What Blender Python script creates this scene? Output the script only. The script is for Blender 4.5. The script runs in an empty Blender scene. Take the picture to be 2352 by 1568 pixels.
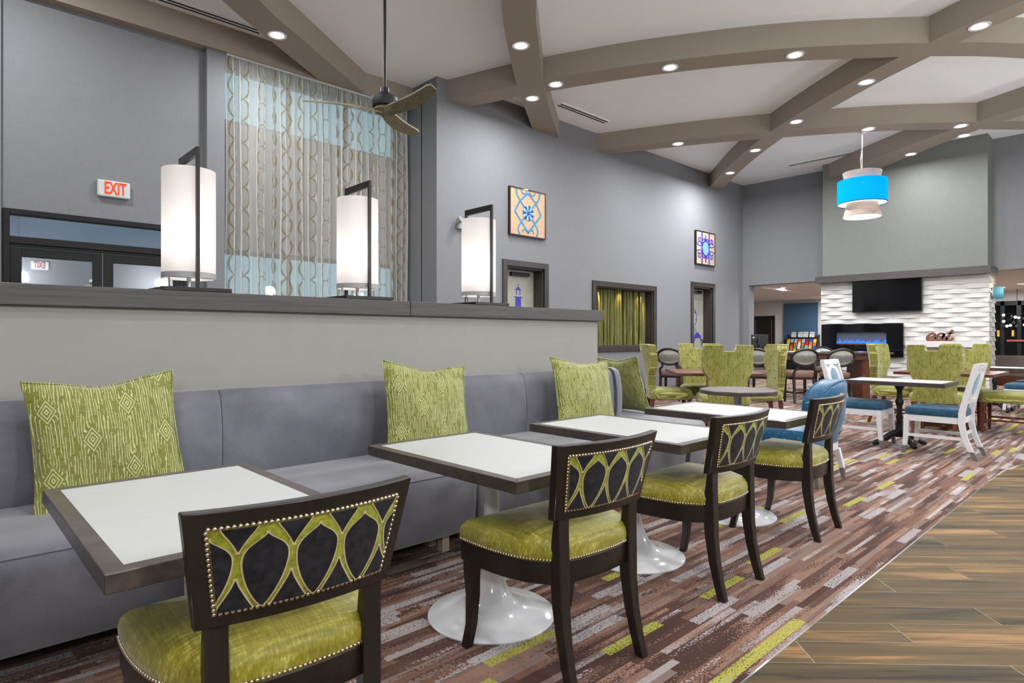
import bpy, bmesh, math, random
from mathutils import Vector, Matrix
random.seed(7)
S = bpy.context.scene
COL = S.collection
R = math.radians
PI = math.pi

# ------------------------------------------------------------------ camera, world, exposure
cam_data = bpy.data.cameras.new('camera')
cam_data.sensor_width = 36.0
cam_data.lens = 1416.0 / 2352.0 * 36.0
cam_data.shift_y = -10.0 / 2352.0
cam_data.clip_end = 200
cam = bpy.data.objects.new('camera', cam_data)
COL.objects.link(cam)
cam.location = (0, 0, 1.26)
cam.rotation_euler = (R(90), 0, R(46.68 - 90))
S.camera = cam

world = bpy.data.worlds.new('dusk_sky')
world.use_nodes = True
S.world = world
world.node_tree.nodes['Background'].inputs[0].default_value = (0.32, 0.47, 0.54, 1)
world.node_tree.nodes['Background'].inputs[1].default_value = 1.0

S.view_settings.view_transform = 'Standard'
S.view_settings.look = 'None'
S.view_settings.gamma = 1.0
S.view_settings.use_curve_mapping = False
S.view_settings.exposure = 0.16
DOWNLIGHT_W = 36.0
GLOBE_W = 170.0
S.cycles.max_bounces = 12
S.cycles.diffuse_bounces = 8

# ------------------------------------------------------------------ material helpers
def lin(c):
    c = c / 255.0
    return c / 12.92 if c <= 0.04045 else ((c + 0.055) / 1.055) ** 2.4

def rgb(r, g, b):
    return (lin(r), lin(g), lin(b), 1.0)

class Gr:
    """small node graph helper"""
    def __init__(s, name):
        s.m = bpy.data.materials.new(name)
        s.m.use_nodes = True
        s.t = s.m.node_tree
        s.t.nodes.clear()
        s.out = s.t.nodes.new('ShaderNodeOutputMaterial')
    def n(s, typ, ins=None, **props):
        nd = s.t.nodes.new('ShaderNode' + typ)
        for k, v in props.items():
            setattr(nd, k, v)
        for k, v in (ins or {}).items():
            s.set(nd.inputs[k], v)
        return nd
    def set(s, sock, v):
        if isinstance(v, bpy.types.NodeSocket):
            s.t.links.new(v, sock)
        else:
            sock.default_value = v
    def math(s, op, a, b=None, c=None, clamp=False):
        nd = s.t.nodes.new('ShaderNodeMath')
        nd.operation = op
        nd.use_clamp = clamp
        s.set(nd.inputs[0], a)
        if b is not None: s.set(nd.inputs[1], b)
        if c is not None: s.set(nd.inputs[2], c)
        return nd.outputs[0]
    def coord(s, kind='Object'):
        return s.n('TexCoord').outputs[kind]
    def scale(s, vec, sc, loc=(0, 0, 0), rot=(0, 0, 0)):
        nd = s.n('Mapping', {0: vec})
        nd.inputs['Location'].default_value = loc
        nd.inputs['Rotation'].default_value = rot
        nd.inputs['Scale'].default_value = sc
        return nd.outputs[0]
    def noise(s, vec, scale=5.0, detail=3.0, rough=0.5, dist=0.0):
        nd = s.n('TexNoise', {'Vector': vec, 'Scale': scale, 'Detail': detail, 'Roughness': rough, 'Distortion': dist})
        return nd.outputs[0]
    def ramp(s, fac, stops, const=False):
        nd = s.n('ValToRGB', {0: fac})
        cr = nd.color_ramp
        cr.interpolation = 'CONSTANT' if const else 'LINEAR'
        while len(cr.elements) > 1: cr.elements.remove(cr.elements[-1])
        cr.elements[0].position = stops[0][0]; cr.elements[0].color = stops[0][1]
        for p, c in stops[1:]:
            e = cr.elements.new(p); e.color = c
        return nd.outputs[0]
    def mix(s, fac, a, b):
        nd = s.n('Mix', data_type='RGBA')
        s.set(nd.inputs[0], fac); s.set(nd.inputs[6], a); s.set(nd.inputs[7], b)
        return nd.outputs[2]
    def sep(s, vec):
        return s.n('SeparateXYZ', {0: vec}).outputs
    def comb(s, x, y, z=0.0):
        return s.n('CombineXYZ', {0: x, 1: y, 2: z}).outputs[0]
    def bsdf(s, color, rough=0.5, metal=0.0, sheen=0.0, coat=0.0, spec=0.5, bump=None, bstr=0.2, bdist=0.01, emit=None, estr=0.0, alpha=None, trans=0.0):
        b = s.n('BsdfPrincipled', {'Base Color': color, 'Roughness': rough, 'Metallic': metal})
        b.inputs['Sheen Weight'].default_value = sheen
        b.inputs['Coat Weight'].default_value = coat
        b.inputs['Specular IOR Level'].default_value = spec
        b.inputs['Transmission Weight'].default_value = trans
        if bump is not None:
            bp = s.n('Bump', {'Strength': bstr, 'Distance': bdist, 'Height': bump})
            s.t.links.new(bp.outputs[0], b.inputs['Normal'])
        if emit is not None:
            s.set(b.inputs['Emission Color'], emit)
            b.inputs['Emission Strength'].default_value = estr
        s.t.links.new(b.outputs[0], s.out.inputs[0])
        return b
    def done(s):
        return s.m

def plain(name, c, rough=0.5, var=0.06, scale=(6, 6, 6), metal=0.0, bump=0.0, bscale=None, **k):
    g = Gr(name)
    co = g.coord()
    nz = g.noise(g.scale(co, scale), 1.0, 4.0, 0.6)
    a = tuple(max(0, x * (1 - var)) for x in c[:3]) + (1,)
    b = tuple(min(1, x * (1 + var)) for x in c[:3]) + (1,)
    colr = g.ramp(nz, [(0.3, a), (0.7, b)])
    bm = None
    if bump:
        bm = g.noise(g.scale(co, bscale or scale), 1.0, 3.0)
    g.bsdf(colr, rough, metal, bump=bm, bstr=bump, **k)
    return g.done()

def emissive(name, c, strength):
    g = Gr(name)
    e = g.n('Emission', {0: c, 1: strength})
    g.t.links.new(e.outputs[0], g.out.inputs[0])
    return g.done()

def wood(name, dark, light, scale=(2, 30, 30), rough=0.4, coat=0.0, bump=0.05, dist=1.5):
    g = Gr(name)
    co = g.coord()
    nz = g.noise(g.scale(co, scale), 1.0, 6.0, 0.62, dist)
    fine = g.noise(g.scale(co, tuple(x * 6 for x in scale)), 1.0, 2.0)
    f = g.math('ADD', g.math('MULTIPLY', nz, 0.75), g.math('MULTIPLY', fine, 0.25))
    g.bsdf(g.ramp(f, [(0.32, dark), (0.68, light)]), rough, coat=coat, bump=f, bstr=bump, bdist=0.005)
    return g.done()

M = {}
# walls and setting
def wallpaper(name, c, var=0.05):
    g = Gr(name)
    co = g.coord()
    n1 = g.noise(g.scale(co, (90, 90, 6)), 1.0, 3.0)
    n2 = g.noise(g.scale(co, (8, 8, 90)), 1.0, 3.0)
    f = g.math('ADD', g.math('MULTIPLY', n1, 0.55), g.math('MULTIPLY', n2, 0.45))
    a = tuple(x * (1 - var) for x in c[:3]) + (1,); b = tuple(x * (1 + var) for x in c[:3]) + (1,)
    g.bsdf(g.ramp(f, [(0.35, a), (0.65, b)]), 0.75, spec=0.3, bump=f, bstr=0.08, bdist=0.004)
    return g.done()
M['wall'] = wallpaper('wallpaper_grey', (0.205, 0.21, 0.222))
M['breast'] = wallpaper('wallpaper_sage', (0.182, 0.19, 0.176), 0.09)
M['halfwall'] = plain('paint_warm_grey', (0.335, 0.325, 0.30), 0.7, 0.02)
M['ceiling'] = plain('paint_ceiling_white', (0.90, 0.945, 0.965), 0.85, 0.01)
M['beam'] = plain('paint_taupe', (0.315, 0.275, 0.225), 0.75, 0.02)
M['lobbyceil'] = plain('paint_lobby_ceiling', (0.80, 0.77, 0.73), 0.8, 0.02)
M['bluewall'] = wallpaper('wallpaper_blue', (0.055, 0.115, 0.19))
M['trimwhite'] = plain('paint_trim_white', (0.62, 0.61, 0.60), 0.5, 0.02)
M['base'] = plain('baseboard_dark', rgb(62, 58, 56), 0.45)
M['capwood'] = wood('cap_grey_wood', rgb(54, 51, 50), rgb(84, 79, 77), (1.2, 22, 40), 0.42)
M['framewood'] = wood('frame_brown_grey', rgb(42, 37, 35), rgb(62, 56, 53), (8, 8, 2), 0.45)
M['blackframe'] = plain('storefront_dark', rgb(15, 15, 16), 0.45, 0.1, spec=0.3)
# furniture
M['espresso'] = wood('espresso_wood', rgb(20, 15, 12), rgb(36, 27, 22), (14, 14, 3), 0.38, coat=0.05)
M['edge'] = wood('table_edge_wood', rgb(50, 42, 39), rgb(84, 75, 72), (9, 9, 9), 0.33, coat=0.15)
M['roundtop'] = wood('round_top_wood', rgb(70, 58, 55), rgb(98, 84, 80), (3, 16, 16), 0.35)
M['walnut'] = wood('walnut_wood', rgb(72, 36, 20), rgb(116, 62, 38), (12, 12, 3), 0.35)
M['laminate'] = plain('white_laminate', rgb(182, 183, 180), 0.42, 0.025, (3, 60, 3))
M['whitelacquer'] = plain('white_lacquer', (0.80, 0.80, 0.81), 0.12, 0.01, coat=0.5)
M['whitewood'] = plain('white_painted_wood', (0.72, 0.72, 0.73), 0.38, 0.02)
M['sock'] = plain('grey_leg_tip', rgb(112, 108, 103), 0.45)
M['castiron'] = plain('black_cast_iron', rgb(20, 20, 21), 0.42, 0.2, (30, 30, 30), bump=0.2)
M['blackmetal'] = plain('black_metal', rgb(12, 11, 11), 0.5, 0.05)
M['bronze'] = plain('dark_bronze_metal', rgb(38, 34, 32), 0.32, 0.05, metal=0.3)
M['steel'] = plain('brushed_steel', rgb(150, 150, 152), 0.3, 0.04, metal=0.9)
M['nail'] = plain('nickel_nail', rgb(205, 190, 165), 0.22, 0.03, metal=1.0)
M['legpale'] = plain('pale_leg', rgb(190, 172, 155), 0.5)
M['black'] = plain('matte_black', rgb(10, 10, 11), 0.5)
M['gloss'] = plain('gloss_black_glass', (0.004, 0.004, 0.005, 1), 0.06, 0.0)
M['plastic'] = plain('black_plastic', rgb(22, 23, 25), 0.35)
M['greyplastic'] = plain('grey_plastic', rgb(150, 152, 154), 0.4)
M['leather'] = plain('brown_leather', rgb(120, 88, 76), 0.42, 0.12, (9, 9, 9))
M['silver'] = plain('cane_silver', rgb(178, 184, 176), 0.4)

def velvet_grey():
    g = Gr('grey_velvet')
    co = g.coord()
    big = g.noise(g.scale(co, (3, 3, 3)), 1.0, 4.0, 0.6, 0.6)
    fine = g.noise(g.scale(co, (220, 220, 220)), 1.0, 2.0)
    f = g.math('ADD', g.math('MULTIPLY', big, 0.7), g.math('MULTIPLY', fine, 0.3))
    g.bsdf(g.ramp(f, [(0.3, rgb(84, 84, 91)), (0.7, rgb(121, 121, 129))]), 0.62, sheen=0.35, bump=fine, bstr=0.12, bdist=0.002)
    return g.done()
M['greyvelvet'] = velvet_grey()

def lime_chenille():
    g = Gr('lime_chenille')
    co = g.coord()
    a = g.noise(g.scale(co, (160, 14, 40)), 1.0, 3.0, 0.6)
    b = g.noise(g.scale(co, (14, 160, 40)), 1.0, 3.0, 0.6)
    big = g.noise(g.scale(co, (5, 5, 5)), 1.0, 3.0)
    f = g.math('ADD', g.math('MULTIPLY', g.math('ADD', a, b), 0.36), g.math('MULTIPLY', big, 0.28))
    g.bsdf(g.ramp(f, [(0.36, rgb(104, 98, 4)), (0.52, rgb(138, 130, 16)), (0.67, rgb(196, 186, 104))]), 0.5, sheen=0.3, bump=f, bstr=0.25, bdist=0.002)
    return g.done()
M['chenille'] = lime_chenille()

def pile(name, c1, c2, sc=60, sheen=0.4):
    g = Gr(name)
    co = g.coord()
    f = g.noise(g.scale(co, (sc, sc, sc)), 1.0, 4.0, 0.65)
    g.bsdf(g.ramp(f, [(0.35, c1), (0.68, c2)]), 0.7, spec=0.3, sheen=sheen, bump=f, bstr=0.25, bdist=0.002)
    return g.done()
M['pilelime'] = pile('cut_velvet_lime', rgb(112, 118, 10), rgb(158, 162, 36))
M['piledark'] = pile('cut_velvet_charcoal', rgb(8, 8, 10), rgb(38, 36, 43), 38, 0.06)
M['pilecream'] = pile('cut_velvet_cream', rgb(178, 160, 108), rgb(200, 186, 140))
M['blueseat'] = pile('blue_upholstery', rgb(26, 64, 88), rgb(42, 88, 114), 14, 0.12)
M['bluedisc'] = pile('blue_disc_fabric', rgb(86, 130, 152), rgb(110, 152, 172), 40)

def blue_pattern():
    g = Gr('turquoise_brocade')
    co = g.coord()
    v = g.scale(co, (1, 1, 1))
    a = g.noise(g.scale(co, (16, 16, 46)), 1.0, 4.0, 0.7)
    b = g.noise(g.scale(co, (120, 120, 14)), 1.0, 2.0)
    base = g.ramp(b, [(0.3, rgb(2, 70, 108)), (0.7, rgb(14, 102, 144))])
    m = g.ramp(a, [(0.585, (0, 0, 0, 1)), (0.625, (1, 1, 1, 1))])
    colr = g.mix(m, base, rgb(96, 88, 92))
    m2 = g.ramp(g.noise(g.scale(co, (20, 20, 60), (3, 1, 2)), 1.0, 4.0, 0.7), [(0.63, (0, 0, 0, 1)), (0.66, (1, 1, 1, 1))])
    colr = g.mix(m2, colr, rgb(110, 172, 205))
    g.bsdf(colr, 0.42, sheen=0.2)
    return g.done()
M['brocade'] = blue_pattern()

def faux_bois(name, ground1, ground2, line, px=0.19, pz=0.30, sc=1.0):
    """wavy vertical grain lines with concentric diamonds"""
    g = Gr(name)
    co = g.scale(g.coord(), (sc, sc, sc))
    sx, sy, sz = g.sep(co)
    # staggered diamond cells (x wide px, z tall pz)
    u = g.math('DIVIDE', sx, px)
    col = g.math('FLOOR', u)
    off = g.math('MULTIPLY', g.math('FRACT', g.math('MULTIPLY', g.math('ADD', col, 0.01), 0.5)), 1.0)
    v = g.math('ADD', g.math('DIVIDE', sz, pz), off)
    fu = g.math('SUBTRACT', g.math('FRACT', u), 0.5)
    fv = g.math('SUBTRACT', g.math('FRACT', v), 0.5)
    ax = g.math('MULTIPLY', g.math('ABSOLUTE', fu), 3.7)
    av = g.math('MULTIPLY', g.math('ABSOLUTE', fv), 4.6)
    dia = g.math('ADD', ax, av)
    # grain
    wob = g.noise(g.comb(g.math('MULTIPLY', sx, 22.0), g.math('MULTIPLY', sz, 4.5), sy), 1.0, 3.0, 0.6)
    push = g.math('MULTIPLY', g.math('MAXIMUM', g.math('SUBTRACT', 1.3, dia), 0.0), g.math('SIGN', fu))
    h = g.math('ADD', g.math('MULTIPLY', sx, 96.0), g.math('MULTIPLY', wob, 3.4))
    h = g.math('ADD', h, g.math('MULTIPLY', push, 1.2))
    lf = g.math('ABSOLUTE', g.math('SUBTRACT', g.math('FRACT', h), 0.5))
    grain = g.math('LESS_THAN', lf, g.math('ADD', 0.02, g.math('MULTIPLY', wob, 0.24)))
    brk = g.noise(g.comb(g.math('MULTIPLY', sx, 40.0), g.math('MULTIPLY', sz, 11.0), sy), 1.0, 2.0)
    grain = g.math('MULTIPLY', grain, g.math('GREATER_THAN', brk, 0.42))
    dl = g.math('ABSOLUTE', g.math('SUBTRACT', g.math('FRACT', g.math('MULTIPLY', dia, 3.2)), 0.5))
    dline = g.math('LESS_THAN', dl, 0.2)
    ind = g.math('LESS_THAN', dia, 1.0)
    mask = g.math('ADD', g.math('MULTIPLY', dline, ind), g.math('MULTIPLY', grain, g.math('SUBTRACT', 1.0, ind)))
    weave = g.noise(g.scale(co, (60, 60, 240)), 1.0, 2.0)
    ground = g.ramp(weave, [(0.35, ground1), (0.65, ground2)])
    colr = g.mix(g.math('MULTIPLY', mask, 0.85), ground, line)
    g.bsdf(colr, 0.65, sheen=0.3, bump=mask, bstr=0.15, bdist=0.002)
    return g.done()
M['bois'] = faux_bois('green_faux_bois', rgb(104, 108, 24), rgb(132, 136, 52), rgb(200, 204, 148), 0.15, 0.30)
M['boischair'] = faux_bois('green_faux_bois_chair', rgb(108, 108, 20), rgb(136, 134, 44), rgb(192, 192, 122), 0.15, 0.27)
M['greenplain'] = pile('green_tufted_velvet', rgb(150, 160, 66), rgb(180, 188, 104), 26)

def carpet():
    g = Gr('striped_carpet')
    x, y, z = g.sep(g.coord())
    def stripes(w, ln, seed):
        yy = g.math('ADD', g.math('DIVIDE', y, w), seed)
        row = g.math('FLOOR', yy)
        r1 = g.n('TexWhiteNoise', {'W': row}, noise_dimensions='1D').outputs[0]
        xx = g.math('ADD', g.math('DIVIDE', x, ln), g.math('MULTIPLY', r1, 17.0))
        cell = g.math('FLOOR', xx)
        return g.n('TexWhiteNoise', {'Vector': g.comb(row, cell, seed)}, noise_dimensions='3D').outputs[0]
    a = stripes(0.034, 0.58, 3.0)
    b = stripes(0.0225, 0.75, 9.0)
    c = stripes(0.052, 0.38, 21.0)
    pal = [(0.0, rgb(70, 44, 36)), (0.22, rgb(112, 78, 62)), (0.40, rgb(90, 62, 52)), (0.55, rgb(138, 106, 90)), (0.74, rgb(124, 104, 96)), (0.90, rgb(158, 148, 146))]
    ca = g.ramp(a, pal, True)
    cb = g.ramp(b, [(0.0, rgb(80, 50, 41)), (0.3, rgb(146, 112, 92)), (0.55, rgb(118, 90, 80)), (0.85, rgb(168, 160, 158))], True)
    sp = g.noise(g.scale(g.coord(), (70, 130, 1)), 1.0, 2.0, 0.6)
    big = g.noise(g.scale(g.coord(), (2.2, 9, 1)), 1.0, 3.0)
    m1 = g.math('GREATER_THAN', g.math('ADD', sp, g.math('MULTIPLY', g.math('SUBTRACT', big, 0.5), 1.0)), 0.545)
    colr = g.mix(m1, ca, cb)
    # lime and pale blocks
    lim = g.math('GREATER_THAN', c, 0.958)
    pale = g.math('MULTIPLY', g.math('GREATER_THAN', c, 0.865), g.math('LESS_THAN', c, 0.958))
    sp2 = g.math('GREATER_THAN', g.noise(g.scale(g.coord(), (90, 160, 1), (5, 3, 0)), 1.0, 2.0), 0.44)
    colr = g.mix(g.math('MULTIPLY', pale, g.math('MULTIPLY', sp2, 0.8)), colr, rgb(178, 174, 176))
    colr = g.mix(g.math('MULTIPLY', lim, g.math('MULTIPLY', sp2, 0.95)), colr, rgb(168, 168, 64))
    tuft = g.noise(g.scale(g.coord(), (320, 320, 1)), 1.0, 2.0)
    g.bsdf(colr, 0.95, spec=0.1, sheen=0.1, bump=tuft, bstr=0.35, bdist=0.003)
    return g.done()
M['carpet'] = carpet()

def plank_mat():
    g = Gr('wood_look_tile')
    co = g.coord()
    rnd = g.n('ObjectInfo').outputs['Random']
    x, y, z = g.sep(co)
    v = g.comb(g.math('MULTIPLY', x, 1.1), g.math('ADD', g.math('MULTIPLY', y, 13.0), g.math('MULTIPLY', rnd, 60.0)), g.math('MULTIPLY', rnd, 31.0))
    n1 = g.noise(v, 1.0, 5.0, 0.55, 0.5)
    v2 = g.comb(g.math('MULTIPLY', x, 4.0), g.math('ADD', g.math('MULTIPLY', y, 90.0), g.math('MULTIPLY', rnd, 60.0)), 0.0)
    n2 = g.noise(v2, 1.0, 3.0)
    f = g.math('ADD', g.math('MULTIPLY', n1, 0.86), g.math('MULTIPLY', n2, 0.14))
    f = g.math('ADD', f, g.math('MULTIPLY', g.math('SUBTRACT', rnd, 0.5), 0.20))
    colr = g.ramp(f, [(0.30, rgb(50, 43, 32)), (0.42, rgb(84, 70, 47)), (0.55, rgb(98, 79, 50)), (0.63, rgb(136, 104, 66)), (0.75, rgb(164, 128, 86))])
    g.bsdf(colr, 0.6, spec=0.2)
    return g.done()
M['plank'] = plank_mat()
M['grout'] = plain('pale_grout', rgb(176, 166, 148), 0.9)
M['stone'] = plain('white_marble_tile', (0.55, 0.54, 0.52), 0.5, 0.10, (5, 5, 40), bump=0.06)

def curtain_mat():
    g = Gr('sheer_ogee_fabric')
    u, v, w = g.sep(g.coord('UV'))
    p, q = 0.46, 0.60
    uu = g.math('DIVIDE', u, p)
    sn = g.math('SINE', g.math('MULTIPLY', v, 2 * PI / q))
    sn = g.math('MULTIPLY', g.math('SIGN', sn), g.math('POWER', g.math('ABSOLUTE', sn), 0.55))
    sn = g.math('MULTIPLY', sn, 0.25)
    wob = g.math('MULTIPLY', g.math('SUBTRACT', g.noise(g.comb(g.math('MULTIPLY', u, 9.0), g.math('MULTIPLY', v, 9.0)), 1.0, 2.0), 0.5), 0.10)
    d1 = g.math('ABSOLUTE', g.math('SUBTRACT', g.math('FRACT', g.math('ADD', g.math('ADD', uu, sn), wob)), 0.5))
    d2 = g.math('ABSOLUTE', g.math('SUBTRACT', g.math('FRACT', g.math('ADD', g.math('SUBTRACT', uu, sn), wob)), 0.5))
    d = g.math('MINIMUM', d1, d2)
    line = g.ramp(d, [(0.018, (1, 1, 1, 1)), (0.06, (0, 0, 0, 1))])
    colr = g.mix(line, (0.88, 0.87, 0.83, 1), rgb(160, 146, 114))
    df = g.n('BsdfDiffuse', {0: colr})
    tl = g.n('BsdfTranslucent', {0: colr})
    tr = g.n('BsdfTransparent', {0: (0.95, 0.97, 0.97, 1)})
    m1 = g.n('MixShader', {0: 0.35, 1: df.outputs[0], 2: tl.outputs[0]})
    alpha = g.math('ADD', 0.42, g.math('MULTIPLY', line, 0.36))
    m2 = g.n('MixShader', {0: alpha, 1: tr.outputs[0], 2: m1.outputs[0]})
    g.t.links.new(m2.outputs[0], g.out.inputs[0])
    return g.done()
M['curtain'] = curtain_mat()

def glass_mat(name, tint, refl, rough=0.02):
    g = Gr(name)
    tr = g.n('BsdfTransparent', {0: tint})
    gl = g.n('BsdfGlossy', {0: (0.9, 0.95, 1.0, 1), 'Roughness': rough})
    m = g.n('MixShader', {0: refl, 1: tr.outputs[0], 2: gl.outputs[0]})
    g.t.links.new(m.outputs[0], g.out.inputs[0])
    return g.done()
M['winglass'] = glass_mat('window_glass', (0.85, 0.95, 0.97, 1), 0.10)
M['doorglass'] = glass_mat('door_glass', (0.10, 0.11, 0.12, 1), 0.42)
M['transomglass'] = glass_mat('transom_glass', (0.30, 0.42, 0.50, 1), 0.28)
M['darkglass'] = glass_mat('lobby_door_glass', (0.04, 0.04, 0.045, 1), 0.06)

def shade_mat(name, c, tl=0.55, emit=0.0):
    g = Gr(name)
    df = g.n('BsdfDiffuse', {0: c})
    t = g.n('BsdfTranslucent', {0: c})
    m = g.n('MixShader', {0: tl, 1: df.outputs[0], 2: t.outputs[0]})
    if emit:
        e = g.n('Emission', {0: c, 1: emit})
        a = g.n('AddShader', {0: m.outputs[0], 1: e.outputs[0]})
        m = a
    g.t.links.new(m.outputs[0], g.out.inputs[0])
    return g.done()
M['lampshade'] = shade_mat('white_lampshade', (0.80, 0.78, 0.77, 1), 0.5, 0.05)
M['blueshade'] = shade_mat('blue_drum_shade', rgb(10, 150, 205), 0.5, 0.35)
M['sconceshade'] = shade_mat('sconce_blue_grey', rgb(70, 120, 145), 0.35)
M['veneer'] = wood('pale_wood_veneer', rgb(140, 122, 112), rgb(176, 158, 146), (4, 4, 40), 0.5)
M['bulb'] = emissive('bulb_glow', (1, 0.98, 0.94, 1), 30.0)
M['lens'] = emissive('downlight_lens', (1.0, 0.98, 0.95, 1), 9.0)
M['diffuser'] = emissive('pendant_diffuser', (1.0, 0.98, 0.94, 1), 2.2)
def opal():  # see-through glowing shell of the added fill globes
    g = Gr('fill_globe_shell')
    tr = g.n('BsdfTransparent', {0: (0.95, 0.95, 0.95, 1)}); e = g.n('Emission', {0: (1, 0.98, 0.95, 1), 1: 1.6})
    a = g.n('AddShader', {0: tr.outputs[0], 1: e.outputs[0]})
    g.t.links.new(a.outputs[0], g.out.inputs[0])
    return g.done()
M['opal'] = opal()
M['exitred'] = emissive('exit_letters', (1.0, 0.085, 0.03, 1), 1.1)
M['exitcase'] = plain('exit_case', rgb(196, 204, 204), 0.4)
M['driftwood'] = wood('driftwood', rgb(70, 66, 50), rgb(146, 142, 112), (3, 30, 30), 0.6, dist=3.0)
M['reed'] = plain('reed_green', rgb(132, 134, 70), 0.6, 0.75, (150, 150, 1.0))
M['eatwood'] = wood('rust_brown_wood', rgb(92, 56, 36), rgb(128, 82, 56), (8, 8, 8), 0.5)
M['flame'] = emissive('blue_flame', (0.04, 0.18, 0.9, 1), 1.5)
M['ember'] = emissive('ember_glow', (0.55, 0.16, 0.05, 1), 0.6)
M['frost'] = plain('frosted_panel', (0.36, 0.36, 0.30), 0.35, 0.05)
M['printblue'] = plain('print_blue', rgb(62, 58, 168), 0.5)
M['printpale'] = plain('print_pale_blue', rgb(120, 140, 160), 0.5)

# ------------------------------------------------------------------ mesh helpers
class MB:
    def __init__(s):
        s.v = []; s.f = []; s.uv = None
    def add(s, vs, fs):
        o = len(s.v)
        s.v += [tuple(p) for p in vs]
        s.f += [tuple(i + o for i in f) for f in fs]
        return s
    def box(s, x0, x1, y0, y1, z0, z1):
        vs = [(x0, y0, z0), (x1, y0, z0), (x1, y1, z0), (x0, y1, z0), (x0, y0, z1), (x1, y0, z1), (x1, y1, z1), (x0, y1, z1)]
        return s.add(vs, [(0, 3, 2, 1), (4, 5, 6, 7), (0, 1, 5, 4), (1, 2, 6, 5), (2, 3, 7, 6), (3, 0, 4, 7)])
    def prism(s, poly, z0, z1):
        n = len(poly)
        vs = [(p[0], p[1], z0) for p in poly] + [(p[0], p[1], z1) for p in poly]
        fs = [tuple(range(n - 1, -1, -1)), tuple(range(n, 2 * n))] + [(i, (i + 1) % n, n + (i + 1) % n, n + i) for i in range(n)]
        return s.add(vs, fs)
    def prism_y(s, poly, y0, y1):
        """poly in x,z"""
        n = len(poly)
        vs = [(p[0], y0, p[1]) for p in poly] + [(p[0], y1, p[1]) for p in poly]
        fs = [tuple(range(n)), tuple(range(2 * n - 1, n - 1, -1))] + [(i, n + i, n + (i + 1) % n, (i + 1) % n) for i in range(n)]
        return s.add(vs, fs)
    def prism_x(s, poly, x0, x1):
        """poly in y,z"""
        n = len(poly)
        vs = [(x0, p[0], p[1]) for p in poly] + [(x1, p[0], p[1]) for p in poly]
        fs = [tuple(range(n)), tuple(range(2 * n - 1, n - 1, -1))] + [(i, n + i, n + (i + 1) % n, (i + 1) % n) for i in range(n)]
        return s.add(vs, fs)
    def loft(s, rings, caps=True, closed=True):
        n = len(rings[0]); vs = [p for r in rings for p in r]; fs = []
        for k in range(len(rings) - 1):
            for i in range(n if closed else n - 1):
                j = (i + 1) % n
                fs.append((k * n + i, k * n + j, (k + 1) * n + j, (k + 1) * n + i))
        if caps:
            fs.append(tuple(range(n - 1, -1, -1)))
            o = (len(rings) - 1) * n
            fs.append(tuple(range(o, o + n)))
        return s.add(vs, fs)
    def lathe(s, prof, n=24, c=(0, 0, 0), caps=True):
        rings = []
        for r, z in prof:
            rings.append([(c[0] + r * math.cos(2 * PI * i / n), c[1] + r * math.sin(2 * PI * i / n), c[2] + z) for i in range(n)])
        return s.loft(rings, caps)
    def post(s, pts):
        """loft of axis-aligned rectangles: (x, y, z, half_x, half_y)"""
        return s.loft([[(x - a, y - b, z), (x + a, y - b, z), (x + a, y + b, z), (x - a, y + b, z)] for x, y, z, a, b in pts])
    def tube(s, path, r, n=8, caps=True):
        path = [Vector(p) for p in path]
        rs = r if isinstance(r, (list, tuple)) else [r] * len(path)
        rings = []
        up = None
        for i, p in enumerate(path):
            t = (path[min(i + 1, len(path) - 1)] - path[max(i - 1, 0)])
            if t.length < 1e-9: t = Vector((0, 0, 1))
            t.normalize()
            if up is None:
                up = Vector((0, 0, 1)) if abs(t.z) < 0.9 else Vector((1, 0, 0))
            a = t.cross(up)
            if a.length < 1e-6: a = t.cross(Vector((0, 1, 0)))
            a.normalize(); b = a.cross(t).normalized(); up = b
            rings.append([tuple(p + (a * math.cos(2 * PI * k / n) + b * math.sin(2 * PI * k / n)) * rs[i]) for k in range(n)])
        return s.loft(rings, caps)
    def sphere(s, c, r, n=8, m=5, sz=1.0):
        rings = []
        for k in range(m + 1):
            a = -PI / 2 + PI * k / m
            rr = max(r * math.cos(a), r * 0.02)
            rings.append([(c[0] + rr * math.cos(2 * PI * i / n), c[1] + rr * math.sin(2 * PI * i / n), c[2] + r * sz * math.sin(a)) for i in range(n)])
        return s.loft(rings)
    def grid(s, nu, nv, fn):
        vs = [fn(i / nu, j / nv) for j in range(nv + 1) for i in range(nu + 1)]
        fs = [(j * (nu + 1) + i, j * (nu + 1) + i + 1, (j + 1) * (nu + 1) + i + 1, (j + 1) * (nu + 1) + i) for j in range(nv) for i in range(nu)]
        return s.add(vs, fs)
    def mesh(s, name, smooth=None, recalc=True, weld=0.0):
        me = bpy.data.meshes.new(name)
        me.from_pydata(s.v, [], s.f)
        if recalc or weld:
            bm = bmesh.new(); bm.from_mesh(me)
            if weld: bmesh.ops.remove_doubles(bm, verts=bm.verts, dist=weld)
            if recalc: bmesh.ops.recalc_face_normals(bm, faces=bm.faces)
            bm.to_mesh(me); bm.free()
        if smooth is not None:
            me.shade_smooth()
            me.set_sharp_from_angle(angle=R(smooth))
        me.update()
        return me
    def build(s, name, mat, parent=None, smooth=None, bevel=0.0, seg=2, weld=0.0, subsurf=0):
        me = s.mesh(name, smooth, True, weld)
        return put(name, me, mat, parent, bevel, seg, subsurf)

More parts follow.
